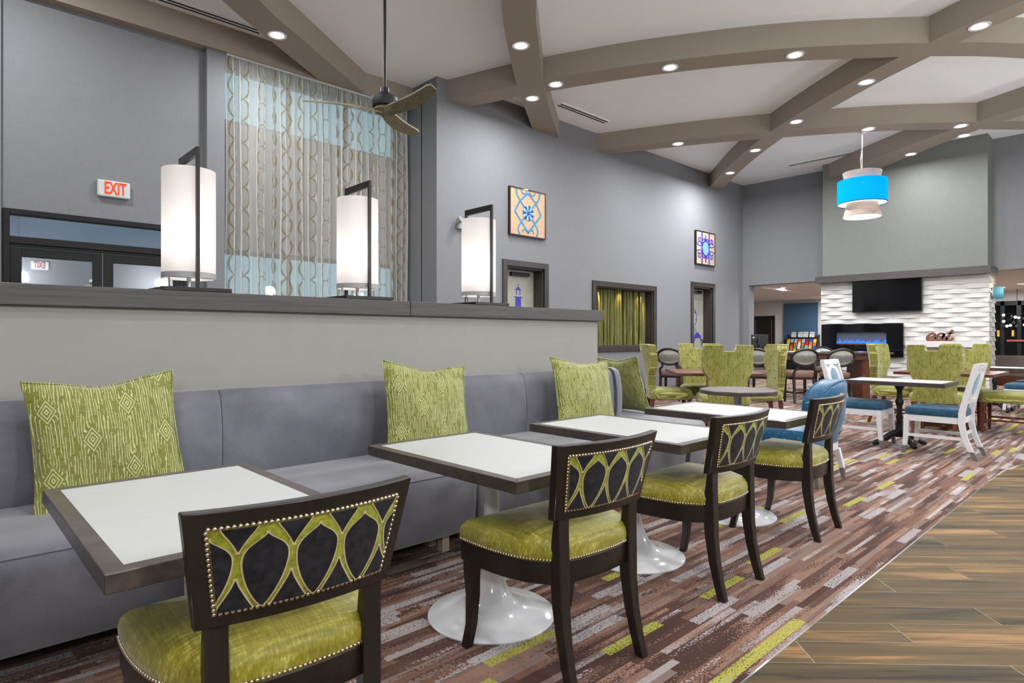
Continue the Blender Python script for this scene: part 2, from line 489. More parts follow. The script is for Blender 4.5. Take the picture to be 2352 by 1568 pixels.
def put(name, me, mat, parent=None, bevel=0.0, seg=2, subsurf=0):
    if mat is not None and not me.materials:
        me.materials.append(M[mat] if isinstance(mat, str) else mat)
    o = bpy.data.objects.new(name, me)
    COL.objects.link(o)
    o.parent = parent
    if bevel:
        b = o.modifiers.new('bevel', 'BEVEL'); b.width = bevel; b.segments = seg; b.limit_method = 'ANGLE'; b.angle_limit = R(35)
    if subsurf:
        ss = o.modifiers.new('sub', 'SUBSURF'); ss.levels = subsurf; ss.render_levels = subsurf
    return o

def tag(o, label=None, cat=None, group=None, kind=None):
    if label: o['label'] = label
    if cat: o['category'] = cat
    if group: o['group'] = group
    if kind: o['kind'] = kind
    return o

def thing(name, label, cat, loc=(0, 0, 0), rz=0.0, group=None):
    o = bpy.data.objects.new(name, None)
    o.empty_display_size = 0.1
    COL.objects.link(o)
    o.location = loc; o.rotation_euler = (0, 0, rz)
    return tag(o, label, cat, group)

def struct(o, label=None):
    return tag(o, label, None, None, 'structure')

def copy_tree(o, parent=None):
    c = o.copy(); COL.objects.link(c); c.parent = parent
    for ch in list(o.children): copy_tree(ch, c)
    return c

def clone(root, loc, rz, label, group=None):
    c = copy_tree(root)
    c.location = loc; c.rotation_euler = (0, 0, rz); c['label'] = label
    if group: c['group'] = group
    return c

def spline(pts, n=8):
    """Catmull-Rom through points, open"""
    pts = [Vector(p) for p in pts]
    P = [pts[0] * 2 - pts[1]] + pts + [pts[-1] * 2 - pts[-2]]
    out = []
    for i in range(1, len(P) - 2):
        for k in range(n):
            t = k / n
            a, b, c, d = P[i - 1], P[i], P[i + 1], P[i + 2]
            out.append(0.5 * ((2 * b) + (c - a) * t + (2 * a - 5 * b + 4 * c - d) * t * t + (3 * b - a - 3 * c + d) * t ** 3))
    out.append(pts[-1])
    return out

def ribbon(mb, pts, w, y0, y1, n=6, close=False):
    """flat stroke in x,z plane (pts 2-D), thickness y0..y1; w may be list"""
    sp = spline([(p[0], p[1], 0) for p in pts], n) if n > 1 else [Vector((p[0], p[1], 0)) for p in pts]
    L = []
    for i, p in enumerate(sp):
        t = sp[min(i + 1, len(sp) - 1)] - sp[max(i - 1, 0)]
        if t.length < 1e-9: t = Vector((1, 0, 0))
        t.normalize(); nrm = Vector((-t.y, t.x, 0))
        ww = w if not isinstance(w, (list, tuple)) else w[0] + (w[1] - w[0]) * i / (len(sp) - 1)
        a = p + nrm * ww / 2; b = p - nrm * ww / 2
        L.append([(a.x, y0, a.y), (b.x, y0, b.y), (b.x, y1, b.y), (a.x, y1, a.y)])
    mb.loft(L)

def slab(poly, y0, y1, cx, cz, deform):
    """extruded polygon (x,z) cut along x and z then deformed; returns mesh builder"""
    mb = MB().prism_y(poly, y0, y1)
    me = mb.mesh('tmp')
    bm = bmesh.new(); bm.from_mesh(me)
    for x in cx:
        bmesh.ops.bisect_plane(bm, geom=bm.verts[:] + bm.edges[:] + bm.faces[:], plane_co=(x, 0, 0), plane_no=(1, 0, 0))
    for z in cz:
        bmesh.ops.bisect_plane(bm, geom=bm.verts[:] + bm.edges[:] + bm.faces[:], plane_co=(0, 0, z), plane_no=(0, 0, 1))
    for v in bm.verts:
        v.co = Vector(deform(*v.co))
    bmesh.ops.recalc_face_normals(bm, faces=bm.faces)
    bm.to_mesh(me); bm.free()
    return me

def text_mesh(name, body, size, ext=0.0):
    cu = bpy.data.curves.new(name, 'FONT')
    cu.body = body; cu.size = size; cu.extrude = ext; cu.align_x = 'CENTER'; cu.align_y = 'CENTER'
    cu.offset = 0.022 * size
    ob = bpy.data.objects.new(name, cu)
    COL.objects.link(ob)
    bpy.context.view_layer.update()
    me = bpy.data.meshes.new_from_object(ob.evaluated_get(bpy.context.evaluated_depsgraph_get()))
    bpy.data.objects.remove(ob)
    return me
# ================================================================== THE SETTING
ZC, ZS = 5.37, 5.033
YW = 7.88            # wall with pictures
YB = 8.69            # recessed entrance wall
XF = 16.05           # far wall

def wall_y(y0, y1, x0, x1, z0, z1, holes, mb=None):
    """wall slab in the x direction with rectangular holes (xa, xb, za, zb)"""
    mb = mb or MB()
    xs = sorted(set([x0, x1] + [h[0] for h in holes] + [h[1] for h in holes]))
    for a, b in zip(xs[:-1], xs[1:]):
        c = (a + b) / 2
        hs = sorted([(h[2], h[3]) for h in holes if h[0] < c < h[1]])
        z = z0
        for za, zb in hs:
            if za > z: mb.box(a, b, y0, y1, z, za)
            z = zb
        if z < z1: mb.box(a, b, y0, y1, z, z1)
    return mb

# floor: carpet, with its edge against the wood-look tile
CE = 1.066
edge = [(-4, CE), (7.30, CE)] + [tuple(p[:2]) for p in spline([(7.30, CE, 0), (7.9, 0.97, 0), (8.8, 0.66, 0), (10.0, -0.1, 0), (11.5, -1.4, 0), (13.0, -3.0, 0)], 5)[1:]]
mb = MB().prism(edge + [(26, -3), (26, 13.2), (-4, 13.2)], -0.03, 0.0)
struct(mb.build('floor', 'carpet'), 'brown striped carpet with pale and lime dashes')
mb = MB().prism([(-4, -3.0), (13.0, -3.0)] + edge[::-1], -0.04, -0.0009)
woodfloor = struct(mb.build('floor', 'grout'), 'wood-look tile walkway laid diagonally beside the carpet')

def clip(poly, fn):
    out = []
    for i in range(len(poly)):
        a, b = poly[i], poly[(i + 1) % len(poly)]
        fa, fb = fn(a), fn(b)
        if fa >= 0: out.append(a)
        if (fa >= 0) != (fb >= 0):
            t = fa / (fa - fb)
            out.append((a[0] + (b[0] - a[0]) * t, a[1] + (b[1] - a[1]) * t))
    return out
PW, PL = 0.171, 1.22
c45 = math.sqrt(0.5)
full = None
np_ = 0
for row in range(-26, 40):
    t0 = 2.591 + row * PW
    s0 = 1.585 - 3 * PL + ((row * 0.395) % 1.0) * PL
    for k in range(-3, 12):
        sa = s0 + k * PL
        quad = [(sa + 0.002, t0 + 0.002), (sa + PL - 0.002, t0 + 0.002), (sa + PL - 0.002, t0 + PW - 0.002), (sa + 0.002, t0 + PW - 0.002)]
        W4 = [((s + t) * c45, (t - s) * c45) for s, t in quad]     # world x,y
        if max(p[0] for p in W4) < 0.2 or min(p[0] for p in W4) > 9.2 or max(p[1] for p in W4) < -2.2 or min(p[1] for p in W4) > CE: continue
        def inside(p):
            e = CE - 0.008
            if p[0] > 7.3: e = CE - 0.012 - 0.16 * (p[0] - 7.3) ** 1.35
            return e - p[1]
        pc = clip(W4, inside)
        if len(pc) < 3: continue
        ctr = ((sa + PL / 2 + t0 + PW / 2) * c45, (t0 + PW / 2 - sa - PL / 2) * c45)
        if np_ >= 298: break
        np_ += 1
        whole = all(inside(p) >= 0 for p in W4)
        if whole and full is not None:
            me = full
        else:
            loc = []
            for x, y in pc:
                dx, dy = x - ctr[0], y - ctr[1]
                loc.append(((dx - dy) * c45, (dx + dy) * c45))
            me = MB().prism(loc, -0.006, 0.0).mesh('plank')
            me.materials.append(M['plank'])
            if whole: full = me
        o = put('plank', me, None, woodfloor)
        o.location = (ctr[0], ctr[1], 0.0); o.rotation_euler = (0, 0, -PI / 4)
trim = MB().box(-4, 7.3, CE - 0.008, CE, -0.01, 0.001)
struct(trim.build('trim_1', 'steel'), 'thin metal strip between carpet and tile')

# ceiling and the curved beams
mb = MB().box(-4, XF + 0.3, -3.2, 9.2, ZC, ZC + 0.1)
ceil = struct(mb.build('ceiling', 'ceiling'), 'white flat ceiling between curved beams')
def beam(name, L, Rr):
    a = [tuple(p[:2]) for p in spline([(x, y, 0) for x, y in L], 6)]
    b = [tuple(p[:2]) for p in spline([(x, y, 0) for x, y in Rr], 6)]
    n = max(len(a), len(b))
    def res(q):
        out = []
        for i in range(n):
            t = i / (n - 1) * (len(q) - 1); k = min(int(t), len(q) - 2); f = t - k
            out.append((q[k][0] + (q[k + 1][0] - q[k][0]) * f, q[k][1] + (q[k + 1][1] - q[k][1]) * f))
        return out
    a, b = res(a), res(b)
    zs = ZS + {'A': 0, 'B': 0.002, 'C': 0.003, 'D': 0, 'E': 0.001, 'F': 0.0015, 'G': 0.003}[name]
    rings = [[(a[i][0], a[i][1], zs), (b[i][0], b[i][1], zs), (b[i][0], b[i][1], ZC + 0.02), (a[i][0], a[i][1], ZC + 0.02)] for i in range(n)]
    return MB().loft(rings).build('beam', 'beam', ceil, smooth=30)
beam('A', [(6.0, 7.9), (6.39, 6.67), (6.95, 5.37), (7.52, 4.34), (8.12, 3.43), (8.81, 2.61), (9.61, 1.79), (10.3, 1.2), (11.6, 0.3), (13.5, -0.7), (16.0, -1.9)],
     [(6.42, 7.9), (6.76, 6.86), (7.29, 5.63), (7.87, 4.54), (8.48, 3.63), (9.14, 2.86), (9.86, 2.09), (10.6, 1.45), (11.85, 0.62), (13.7, -0.35), (16.0, -1.45)])
beam('B', [(0.9, -3.0), (1.25, -0.4), (2.2, 2.0), (3.3, 3.6), (4.65, 5.1), (5.39, 5.81), (6.39, 6.67), (7.08, 7.21), (7.96, 7.9)],
     [(1.3, -3.0), (1.65, -0.5), (2.55, 1.75), (3.6, 3.3), (4.93, 4.83), (5.69, 5.53), (6.60, 6.32), (7.35, 6.92), (8.68, 7.9)])
beam('C', [(-3.5, 1.0), (-1, 3.9), (1.0, 6.0), (2.37, 7.25), (3.14, 7.82), (4.25, 8.6)],
     [(-3.1, 0.8), (-0.6, 3.6), (1.35, 5.7), (2.68, 6.97), (3.47, 7.54), (4.94, 8.55)])
beam('F', [(8.0, -3.1), (8.3, -0.8), (8.91, 1.09), (9.31, 2.08), (9.98, 3.27), (11.24, 4.99), (12.6, 6.4), (14.28, 7.9)],
     [(8.4, -3.1), (8.7, -0.8), (9.27, 1.13), (9.66, 1.95), (10.36, 3.13), (11.58, 4.78), (12.98, 6.25), (14.83, 7.9)])
beam('E', [(9.78, 7.9), (10.59, 6.12), (11.24, 4.99), (12.17, 3.6), (13.0, 2.64), (13.9, 1.7), (15, 0.7), (16.1, -0.1)],
     [(10.2, 7.9), (10.93, 6.31), (11.58, 5.2), (12.49, 3.82), (13.3, 2.88), (14.3, 1.93), (15.4, 1.0), (16.1, 0.45)])
beam('G', [(12.3, -1.2), (12.62, 0.5), (13.16, 1.88), (13.78, 3.1), (14.75, 4.55), (15.6, 5.6)],
     [(12.72, -1.3), (13.02, 0.4), (13.6, 1.85), (14.07, 2.6), (14.67, 3.4), (15.6, 4.55)])
MB().box(-4, 5.82, 8.53, 9.0, ZS, ZC + 0.02).build('beam', 'beam', ceil)

# wall with the pictures, doors 1 and 2 and the reed niche
D1 = (7.30, 8.24, 0.0, 2.51); D2 = (13.47, 14.41, 0.0, 2.50); NI = (9.74, 11.77, 1.07, 2.29)
mb = wall_y(YW, 8.30, 5.8, XF, 0, ZC, [D1, D2, NI])
mb.box(5.8, 6.1, YW + 0.4, 9.2, 0, ZC)
struct(mb.build('wall_back', 'wall'), 'tall grey papered wall with two pictures')
for nm, x0, x1 in (('baseboard_back', 5.8, 7.19), ('baseboard_middle', 8.35, 13.36), ('baseboard_corner', 14.53, XF)):
    m = MB().box(x0, x1, YW - 0.015, YW, 0, 0.10); m.box(x0, x1, YW - 0.022, YW, 0.105, 0.125)
    struct(m.build(nm, 'base'), 'dark baseboard along the grey wall')

# recessed entrance wall with the storefront door and the curtained windows
WX0, WX1 = 2.84, 5.80
mb = wall_y(YB, 9.1, -4, WX0, 0, ZC, [(0.57, 2.42, 0, 2.67)])
wall_y(YB, 9.1, WX0, 5.80, 0, ZC, [(WX0 + 0.02, 5.72, 4.18, 4.99), (WX0 + 0.02, 5.72, 0.35, 2.45)], mb)
mb.box(2.62, WX0, YB - 0.12, YB + 0.01, 0, ZS + 0.02)
mb.box(-4, 0.55, YB - 0.10, YB + 0.01, 0, ZS + 0.02)
struct(mb.build('wall_entrance', 'wall'), 'grey wall over the dark entrance door')
def window(n, x0, x1, z0, z1, nx):
    fr = MB()
    y0, y1 = YB + 0.12, YB + 0.20
    fr.box(x0, x1, y0, y1, z0, z0 + 0.05); fr.box(x0, x1, y0, y1, z1 - 0.05, z1)
    for i in range(nx + 1):
        x = x0 + (x1 - x0 - 0.05) * i / nx
        fr.box(x, x + 0.05, y0, y1, z0 + 0.05, z1 - 0.05)
    w = struct(fr.build('window_%d' % n, 'blackframe'), 'dark framed window behind the sheer curtain')
    for i in range(nx):
        a = x0 + (x1 - x0 - 0.05) * i / nx + 0.05; b = x0 + (x1 - x0 - 0.05) * (i + 1) / nx
        MB().box(a, b, YB + 0.15, YB + 0.16, z0 + 0.05, z1 - 0.05).build('pane', 'winglass', w)
window(1, WX0 + 0.02, 5.72, 4.18, 4.99, 3)
window(2, WX0 + 0.02, 5.72, 0.35, 2.45, 3)

# storefront door under the EXIT sign
fr = MB()
y0, y1 = YB - 0.03, YB + 0.12
fr.box(0.57, 0.63, y0, y1, 0, 2.67); fr.box(2.36, 2.42, y0, y1, 0, 2.67)
fr.box(0.63, 2.36, y0, y1, 2.61, 2.67); fr.box(0.63, 2.36, y0, y1, 2.29, 2.37); fr.box(0.63, 2.36, y0 + 0.02, y1, 2.26, 2.29)
door = struct(fr.build('door_1', 'blackframe', bevel=0.004), 'dark framed glass entrance door with transom')
MB().box(0.63, 2.36, YB + 0.03, YB + 0.045, 2.37, 2.61).build('transom_pane', 'transomglass', door)
for x0, x1 in ((0.635, 1.49), (1.50, 2.355)):
    lf = MB(); ya, yb = YB + 0.0, YB + 0.05
    lf.box(x0, x0 + 0.10, ya, yb, 0.01, 2.25); lf.box(x1 - 0.10, x1, ya, yb, 0.01, 2.25)
    lf.box(x0 + 0.10, x1 - 0.10, ya, yb, 2.15, 2.25); lf.box(x0 + 0.10, x1 - 0.10, ya, yb, 0.01, 0.26)
    l = lf.build('door_leaf', 'blackframe', door, bevel=0.003)
    MB().box(x0 + 0.10, x1 - 0.10, YB + 0.02, YB + 0.03, 0.26, 2.15).build('pane', 'doorglass', l)
    MB().box(x0 + 0.10, x1 - 0.10, YB - 0.06, YB - 0.03, 1.0, 1.06).build('push_bar', 'steel', l)

# dark-framed doors 2 and 3 on the picture wall
def wall_door(n, x0, x1, z1, label, prints):
    f = MB(); a = 0.105
    f.box(x0 - a, x0, YW - 0.03, YW + 0.02, 0, z1 + a); f.box(x1, x1 + a, YW - 0.03, YW + 0.02, 0, z1 + a); f.box(x0, x1, YW - 0.03, YW + 0.02, z1, z1 + a)
    d = struct(f.build('door_%d' % n, 'framewood', bevel=0.004), label)
    j = MB(); j.box(x0, x0 + 0.03, YW + 0.02, YW + 0.36, 0, z1); j.box(x1 - 0.03, x1, YW + 0.02, YW + 0.36, 0, z1); j.box(x0 + 0.03, x1 - 0.03, YW + 0.02, YW + 0.36, z1 - 0.03, z1)
    j.build('jamb', 'framewood', d)
    MB().box(x0 + 0.03, x1 - 0.03, YW + 0.24, YW + 0.28, 0.01, z1 - 0.04).build('door_panel', 'frost', d)
    MB().box(x1 - 0.14, x1 - 0.10, YW + 0.20, YW + 0.24, 0.9, 1.2).build('door_pull', 'steel', d)
    MB().box(x0 + 0.3, x0 + 0.75, YW + 0.18, YW + 0.24, z1 - 0.14, z1 - 0.07).build('closer', 'blackmetal', d)
    for nm, mt, mbx in prints: mbx.build(nm, mt, d)
yp = YW + 0.234
p = MB(); lx = 7.81
p.prism_y([(lx - 0.09, 1.45), (lx + 0.09, 1.45), (lx + 0.065, 1.98), (lx - 0.065, 1.98)], yp, yp + 0.006)
p.prism_y([(lx - 0.10, 1.98), (lx + 0.10, 1.98), (lx + 0.10, 2.0), (lx - 0.10, 2.0)], yp, yp + 0.006)
p.prism_y([(lx - 0.05, 2.03), (lx - 0.035, 2.03), (lx - 0.035, 2.12), (lx - 0.05, 2.12)], yp, yp + 0.006)
p.prism_y([(lx + 0.035, 2.03), (lx + 0.05, 2.03), (lx + 0.05, 2.12), (lx + 0.035, 2.12)], yp, yp + 0.006)
p.prism_y([(lx - 0.075, 2.12), (lx + 0.075, 2.12), (lx, 2.19)], yp, yp + 0.006)
p.prism_y([(lx - 0.006, 2.19), (lx + 0.006, 2.19), (lx + 0.006, 2.23), (lx - 0.006, 2.23)], yp, yp + 0.006)
wall_door(2, D1[0], D1[1], D1[3], 'dark framed doorway with blue lighthouse print', [('lighthouse_print', 'printblue', p)])
p = MB(); cx, cz = 13.78, 1.74
ribbon(p, [(cx + 0.27 * math.cos(R(a)), cz + 0.27 * math.sin(R(a))) for a in range(90, -50, -12)], 0.016, yp, yp + 0.006, 3)
for a in (62, 38, -8): p.sphere((cx + 0.25 * math.cos(R(a)), yp + 0.02, cz + 0.25 * math.sin(R(a))), 0.035, 6, 4)
p.prism_y([(x_ + 0.36, z_ + 0.27) for x_, z_ in [(13.52, 0.96), (13.60, 1.05), (13.72, 1.12), (13.86, 1.04), (13.97, 0.88), (13.9, 0.88), (13.84, 0.98), (13.62, 0.96), (13.58, 0.84), (13.53, 0.84)]], yp, yp + 0.006)
p2 = MB().prism_y([(13.87, 1.62), (14.08, 1.41), (13.87, 1.29)], yp, yp + 0.005)
wall_door(3, D2[0], D2[1], D2[3], 'narrow dark framed doorway with wheel print, near far corner', [('wheel_print', 'printblue', p), ('water_print', 'printpale', p2)])

# reed niche with frame (window_3)
x0, x1, z0, z1 = NI
f = MB(); a = 0.11
f.box(x0 - a, x0, YW - 0.035, YW + 0.01, z0 - a, z1 + a); f.box(x1, x1 + a, YW - 0.035, YW + 0.01, z0 - a, z1 + a)
f.box(x0, x1, YW - 0.035, YW + 0.01, z1, z1 + a); f.box(x0, x1, YW - 0.035, YW + 0.01, z0 - a, z0)
ni = struct(f.build('window_3', 'framewood', bevel=0.005), 'dark framed niche filled with green reeds')
j = MB(); j.box(x0, x1, YW + 0.36, YW + 0.40, z0, z1)
j.build('back_panel', 'black', ni)
j = MB(); j.box(x0, x0 + 0.02, YW + 0.01, YW + 0.36, z0, z1); j.box(x1 - 0.02, x1, YW + 0.01, YW + 0.36, z0, z1); j.box(x0 + 0.02, x1 - 0.02, YW + 0.01, YW + 0.36, z0, z0 + 0.02); j.box(x0 + 0.02, x1 - 0.02, YW + 0.01, YW + 0.36, z1 - 0.02, z1)
j.build('liner', 'framewood', ni)
rd = MB()
for i in range(240):
    x = random.uniform(x0 + 0.04, x1 - 0.04); y = YW + random.uniform(0.16, 0.33)
    b = random.uniform(-0.035, 0.035); r = random.uniform(0.003, 0.0065); m_ = random.uniform(-0.02, 0.02)
    rd.tube([(x, y, z0 + 0.02), (x + b * 0.5 + m_, y, (z0 + z1) / 2), (min(max(x + b, x0 + 0.03), x1 - 0.03), y, z1 - 0.025)], r, 4, False)
tag(rd.build('reeds', 'reed', ni), kind='stuff')
for x in (x0 + 0.25, x0 + 1.0, x0 + 1.75):
    L = bpy.data.lights.new('niche_spot', 'SPOT'); L.energy = 24; L.color = (1, 0.66, 0.26); L.spot_size = R(75); L.spot_blend = 0.8; L.shadow_soft_size = 0.02
    lo = bpy.data.objects.new('niche_spot', L); COL.objects.link(lo); lo.location = (x, YW + 0.10, z1 - 0.03); lo.rotation_euler = (R(12), 0, 0)

# half wall with its cap
HY, HX = 3.72, 4.63
hw = struct(MB().box(-4, HX, HY, HY + 0.26, 0, 1.41).build('wall_half', 'halfwall'), 'low beige partition behind the grey banquette')
for x0, x1 in ((-4, 2.475), (2.479, HX + 0.04)):
    struct(MB().box(x0, x1, HY - 0.045, HY + 0.345, 1.411, 1.513).build('trim_2', 'capwood', bevel=0.004), 'grey wood cap on the low partition')

# far wall with header, openings and the fireplace breast
BX, BY0, BY1 = 15.45, 2.432, 5.65
mb = MB().box(XF, XF + 0.3, -3.2, 8.3, 2.65, ZC); mb.box(XF, XF + 0.3, 7.71, 8.3, 0, 2.65)
struct(mb.build('wall_far', 'wall'), 'grey far wall over the lobby openings')
mb = MB().box(BX + 0.05, XF + 0.01, BY0 + 0.03, BY1 - 0.03, 2.6, ZC); mb.box(BX + 0.05, XF + 0.25, BY0 + 0.05, BY1 - 0.05, 0, 2.6)
breast = struct(mb.build('wall_fireplace', 'breast'), 'sage papered chimney breast over white stone tiles')
m = MB().box(BX - 0.17, XF + 0.0, BY0 - 0.06, BY1 + 0.06, 2.53, 2.69)
struct(m.build('trim_3', 'capwood', bevel=0.004), 'grey wood mantel band above the television')
# wave tiles: one mesh per direction, shared
TL, TH = 0.60, 0.0985
def wave_tile(length, ph):
    nu = 10
    def fr(u, v):
        s = math.sin(PI * (u * length / TL + ph)) ** 2
        return 0.010 + 0.034 * s * (1 - v)
    m_ = MB(); rings = []
    for i in range(nu + 1):
        u = i / nu; x = u * (length - 0.002)
        rings.append([(x, 0.0, 0.0), (x, -fr(u, 0), 0.0), (x, -fr(u, 0.5), TH * 0.5), (x, -fr(u, 1), TH - 0.0015), (x, 0.0, TH - 0.0015)])
    m_.loft(rings)
    me = m_.mesh('tile', 35); me.materials.append(M['stone'])
    return me
cache = {}
def tile(length, ph):
    k = (round(length, 2), round(ph, 2))
    if k not in cache: cache[k] = wave_tile(length, ph)
    return cache[k]
for row in range(26):
    z = row * TH
    if z + TH > 2.57: continue
    off = (row % 2) * TL / 2
    y = BY1
    first = True
    while y > BY0 + 0.01:                                  # front face, local x runs to -Y
        ln = (TL - off if (first and off) else TL)
        ln = min(ln, y - BY0)
        o = put('tile', tile(ln, 0.5 if (first and off) else 0.0), None, breast)
        o.location = (BX + 0.05, y, z); o.rotation_euler = (0, 0, -PI / 2)
        y -= ln; first = False
    x = BX + 0.05; first = True                            # side face, facing -Y
    while x < XF + 0.24:
        ln = 0.3 if (first and row % 2) else min(TL, XF + 0.26 - x)
        o = put('tile', tile(ln, 0.5 if (first and row % 2) else 0.0), None, breast)
        o.location = (x, BY0 + 0.05, z)
        x += ln; first = False

# lobby beyond
mb = MB().box(XF + 0.3, 26, -3.2, 13.2, 2.74, 2.84); mb.box(17.2, 22, 7.9, 13.2, 2.66, 2.74)
struct(mb.build('ceiling', 'lobbyceil'), 'low cream ceiling of the lobby')
mb = MB().box(25.3, 25.6, 8.9, 10.6, 0, 2.74); mb.box(25.3, 25.6, 12.0, 13.2, 0, 2.74); mb.box(25.3, 25.6, 11.0, 12.0, 2.16, 2.74); mb.box(25.3, 25.6, 10.6, 11.0, 0, 2.74)
mb.box(25.3, 25.6, 5.2, 8.9, 0, 2.74); mb.box(16.4, 25.6, 13.0, 13.2, 0, 2.74); mb.box(25.3, 25.6, -3.2, 2.4, 0, 2.74); mb.box(25.3, 25.6, 2.4, 5.2, 2.42, 2.74)
struct(mb.build('wall_lobby', 'trimwhite'), 'pale wall at the back of the lobby')
struct(MB().box(25.22, 25.299, 9.35, 10.65, 0, 2.62).build('wall_accent', 'bluewall'), 'blue accent wall behind the brochure rack')
f = MB(); f.box(25.24, 25.3, 11.98, 12.06, 0, 2.22); f.box(25.24, 25.3, 10.94, 11.02, 0, 2.22); f.box(25.24, 25.3, 11.02, 11.98, 2.14, 2.22)
d = struct(f.build('door_4', 'trimwhite'), 'dark panelled door with pale casing in the lobby')
MB().box(25.27, 25.32, 11.02, 11.98, 0.01, 2.14).build('door_slab', 'espresso', d)
m = MB()
for y in (11.17, 11.83): m.box(25.255, 25.268, y - 0.012, y + 0.012, 0.3, 2.0)
m.build('moulding', 'sock', d)
# dark glazed lobby entrance on the right
f = MB()
for y in (2.45, 3.2, 3.62, 4.4, 5.1): f.box(25.2, 25.3, y - 0.05, y + 0.05, 0, 2.42)
f.box(25.2, 25.3, 2.4, 5.2, 2.28, 2.42); f.box(25.2, 25.3, 2.4, 5.2, 0, 0.15)
d = struct(f.build('door_5', 'blackframe'), 'dark glazed lobby entrance right of the fireplace')
for a, b in ((2.5, 3.15), (3.25, 3.57), (3.67, 4.35), (4.45, 5.05)):
    MB().box(25.24, 25.26, a, b, 0.15, 2.28).build('pane', 'darkglass', d)
for y in (3.35, 3.72): MB().box(25.15, 25.19, y - 0.03, y + 0.03, 1.28, 1.48).build('door_notice', plain('notice_yellow', rgb(205, 165, 40), 0.5), d)
MB().box(25.13, 25.19, 2.6, 3.5, 1.12, 1.18).build('push_bar', plain('bar_red', rgb(150, 60, 60), 0.5), d)
# walls that close the room behind the camera
struct(MB().box(-4, 26, -3.2, -3.0, 0, ZC).build('wall_right', 'wall'), 'grey wall behind the camera')
struct(MB().box(-4.2, -4, -3.2, 9.1, 0, ZC).build('wall_left', 'wall'), 'grey wall at the near end')
# slot diffusers in the ceiling
def vent(x0, y0, x1, y1, label):
    L = math.hypot(x1 - x0, y1 - y0); ang = math.atan2(y1 - y0, x1 - x0)
    t = thing('air_vent', label, 'air vent', ((x0 + x1) / 2, (y0 + y1) / 2, ZC - 0.004), ang, 'linear slot air vents')
    MB().box(-L / 2, L / 2, -0.085, 0.085, -0.006, 0.004).build('vent_frame', 'ceiling', t)
    for y in (-0.035, 0.035): MB().box(-L / 2 + 0.02, L / 2 - 0.02, y - 0.016, y + 0.016, -0.009, -0.004).build('slot', 'blackmetal', t)
vent(1.9, 8.36, 3.25, 8.36, 'linear slot vent in the ceiling above the entrance wall')
vent(8.05, 7.34, 9.41, 7.34, 'linear slot vent in the ceiling near the lattice picture')
vent(14.95, 6.2, 14.95, 4.75, 'linear slot vent in the ceiling before the chimney breast')
# ================================================================== LIGHTS THE ROOM HAS, AND UNSEEN ONES ADDED
def area(name, loc, size, w, parent=None, col=(0.98, 0.985, 1.0)):
    L = bpy.data.lights.new(name, 'AREA'); L.shape = 'DISK'; L.size = size; L.energy = w; L.color = col
    o = bpy.data.objects.new(name, L); COL.objects.link(o); o.location = loc; o.parent = parent
    return o
dl_ring = MB().lathe([(0.085, -0.004), (0.115, -0.008), (0.118, 0.0), (0.085, 0.0)], 24, caps=False).mesh('trim_ring', 40)
dl_ring.materials.append(M['whitelacquer'])
dl_lens = MB().lathe([(0.0005, -0.003), (0.085, -0.003), (0.085, 0.0)], 24, caps=False).mesh('lens', 40)
dl_lens.materials.append(M['lens'])
def downlight(x, y, z, label, w=1.0, group='recessed ceiling downlights'):
    t = thing('downlight', label, 'ceiling light', (x, y, z - 0.001), 0, group)
    put('trim_ring', dl_ring, None, t); put('lens', dl_lens, None, t)
    area('downlight_lamp', (0, 0, -0.02), 0.16, DOWNLIGHT_W * w, t)
DL = [(3.15, 7.62, 'downlight in the beam meeting the curtain wall'), (5.56, 5.73, 'downlight highest on the beam above the partition, above the beam crossing'),
      (6.92, 6.87, 'lower of two close downlights at the left beam crossing'), (6.79, 6.25, 'upper of two close downlights at the left beam crossing'),
      (7.53, 4.76, 'downlight in the long beam, first right of the left crossing'), (8.41, 3.40, 'downlight in the long beam, second right of the left crossing'),
      (9.26, 1.55, 'large near downlight at the upper right'), (10.07, 3.04, 'downlight on the diagonal beam, first below the right crossing'),
      (11.03, 4.44, 'downlight beside the second beam crossing'), (12.12, 5.69, 'downlight on the diagonal beam, just below the second crossing'),
      (13.37, 6.87, 'downlight nearest the far left wall corner'), (10.61, 6.53, 'downlight on the beam above the reed niche'),
      (12.37, 3.70, 'downlight directly above the blue pendant'), (13.39, 2.51, 'left of two close downlights above the chimney breast'),
      (14.08, 2.59, 'lower of two close downlights above the chimney breast'), (14.71, 3.61, 'downlight on the beam against the chimney breast')]
for k, (x, y, lb) in enumerate(DL): downlight(x, y, ZS, lb, {9: 2.4, 10: 2.6, 11: 0.8, 12: 0.8, 13: 0.8, 14: 0.8, 15: 0.8}.get(k, 1.0))
for x, y, w in ((0.0, 1.0, 0.9), (1.2, 5.2, 1.0), (3.4, 0.9, 1.0), (5.4, 2.4, 1.0), (-2.2, 4.5, 1.0), (6.6, -1.2, 0.9), (2.6, -1.8, 0.9), (10.5, -2.0, 0.9), (-1.5, -1.5, 0.9), (0.2, 7.2, 2.2), (1.9, 6.3, 1.6)):  # extra unseen downlights added to light the near room and entrance wall
    downlight(x, y, ZC, 'unseen downlight added in the ceiling outside the picture', w)
for x, y, lb in ((18.6, 7.9, 'lobby downlight before the dark door'), (17.8, 6.3, 'lobby downlight at the left edge of the chimney breast'),
             (20.5, 10.5, 'lobby downlight outside the picture'), (23.2, 3.35, 'left of two lobby downlights right of the wall sconce'), (22.0, 2.75, 'right of two lobby downlights right of the wall sconce'), (20.5, 0.5, 'lobby downlight outside the picture'), (23.5, 8.5, 'lobby downlight outside the picture')):
    downlight(x, y, 2.74, lb, 2.6)

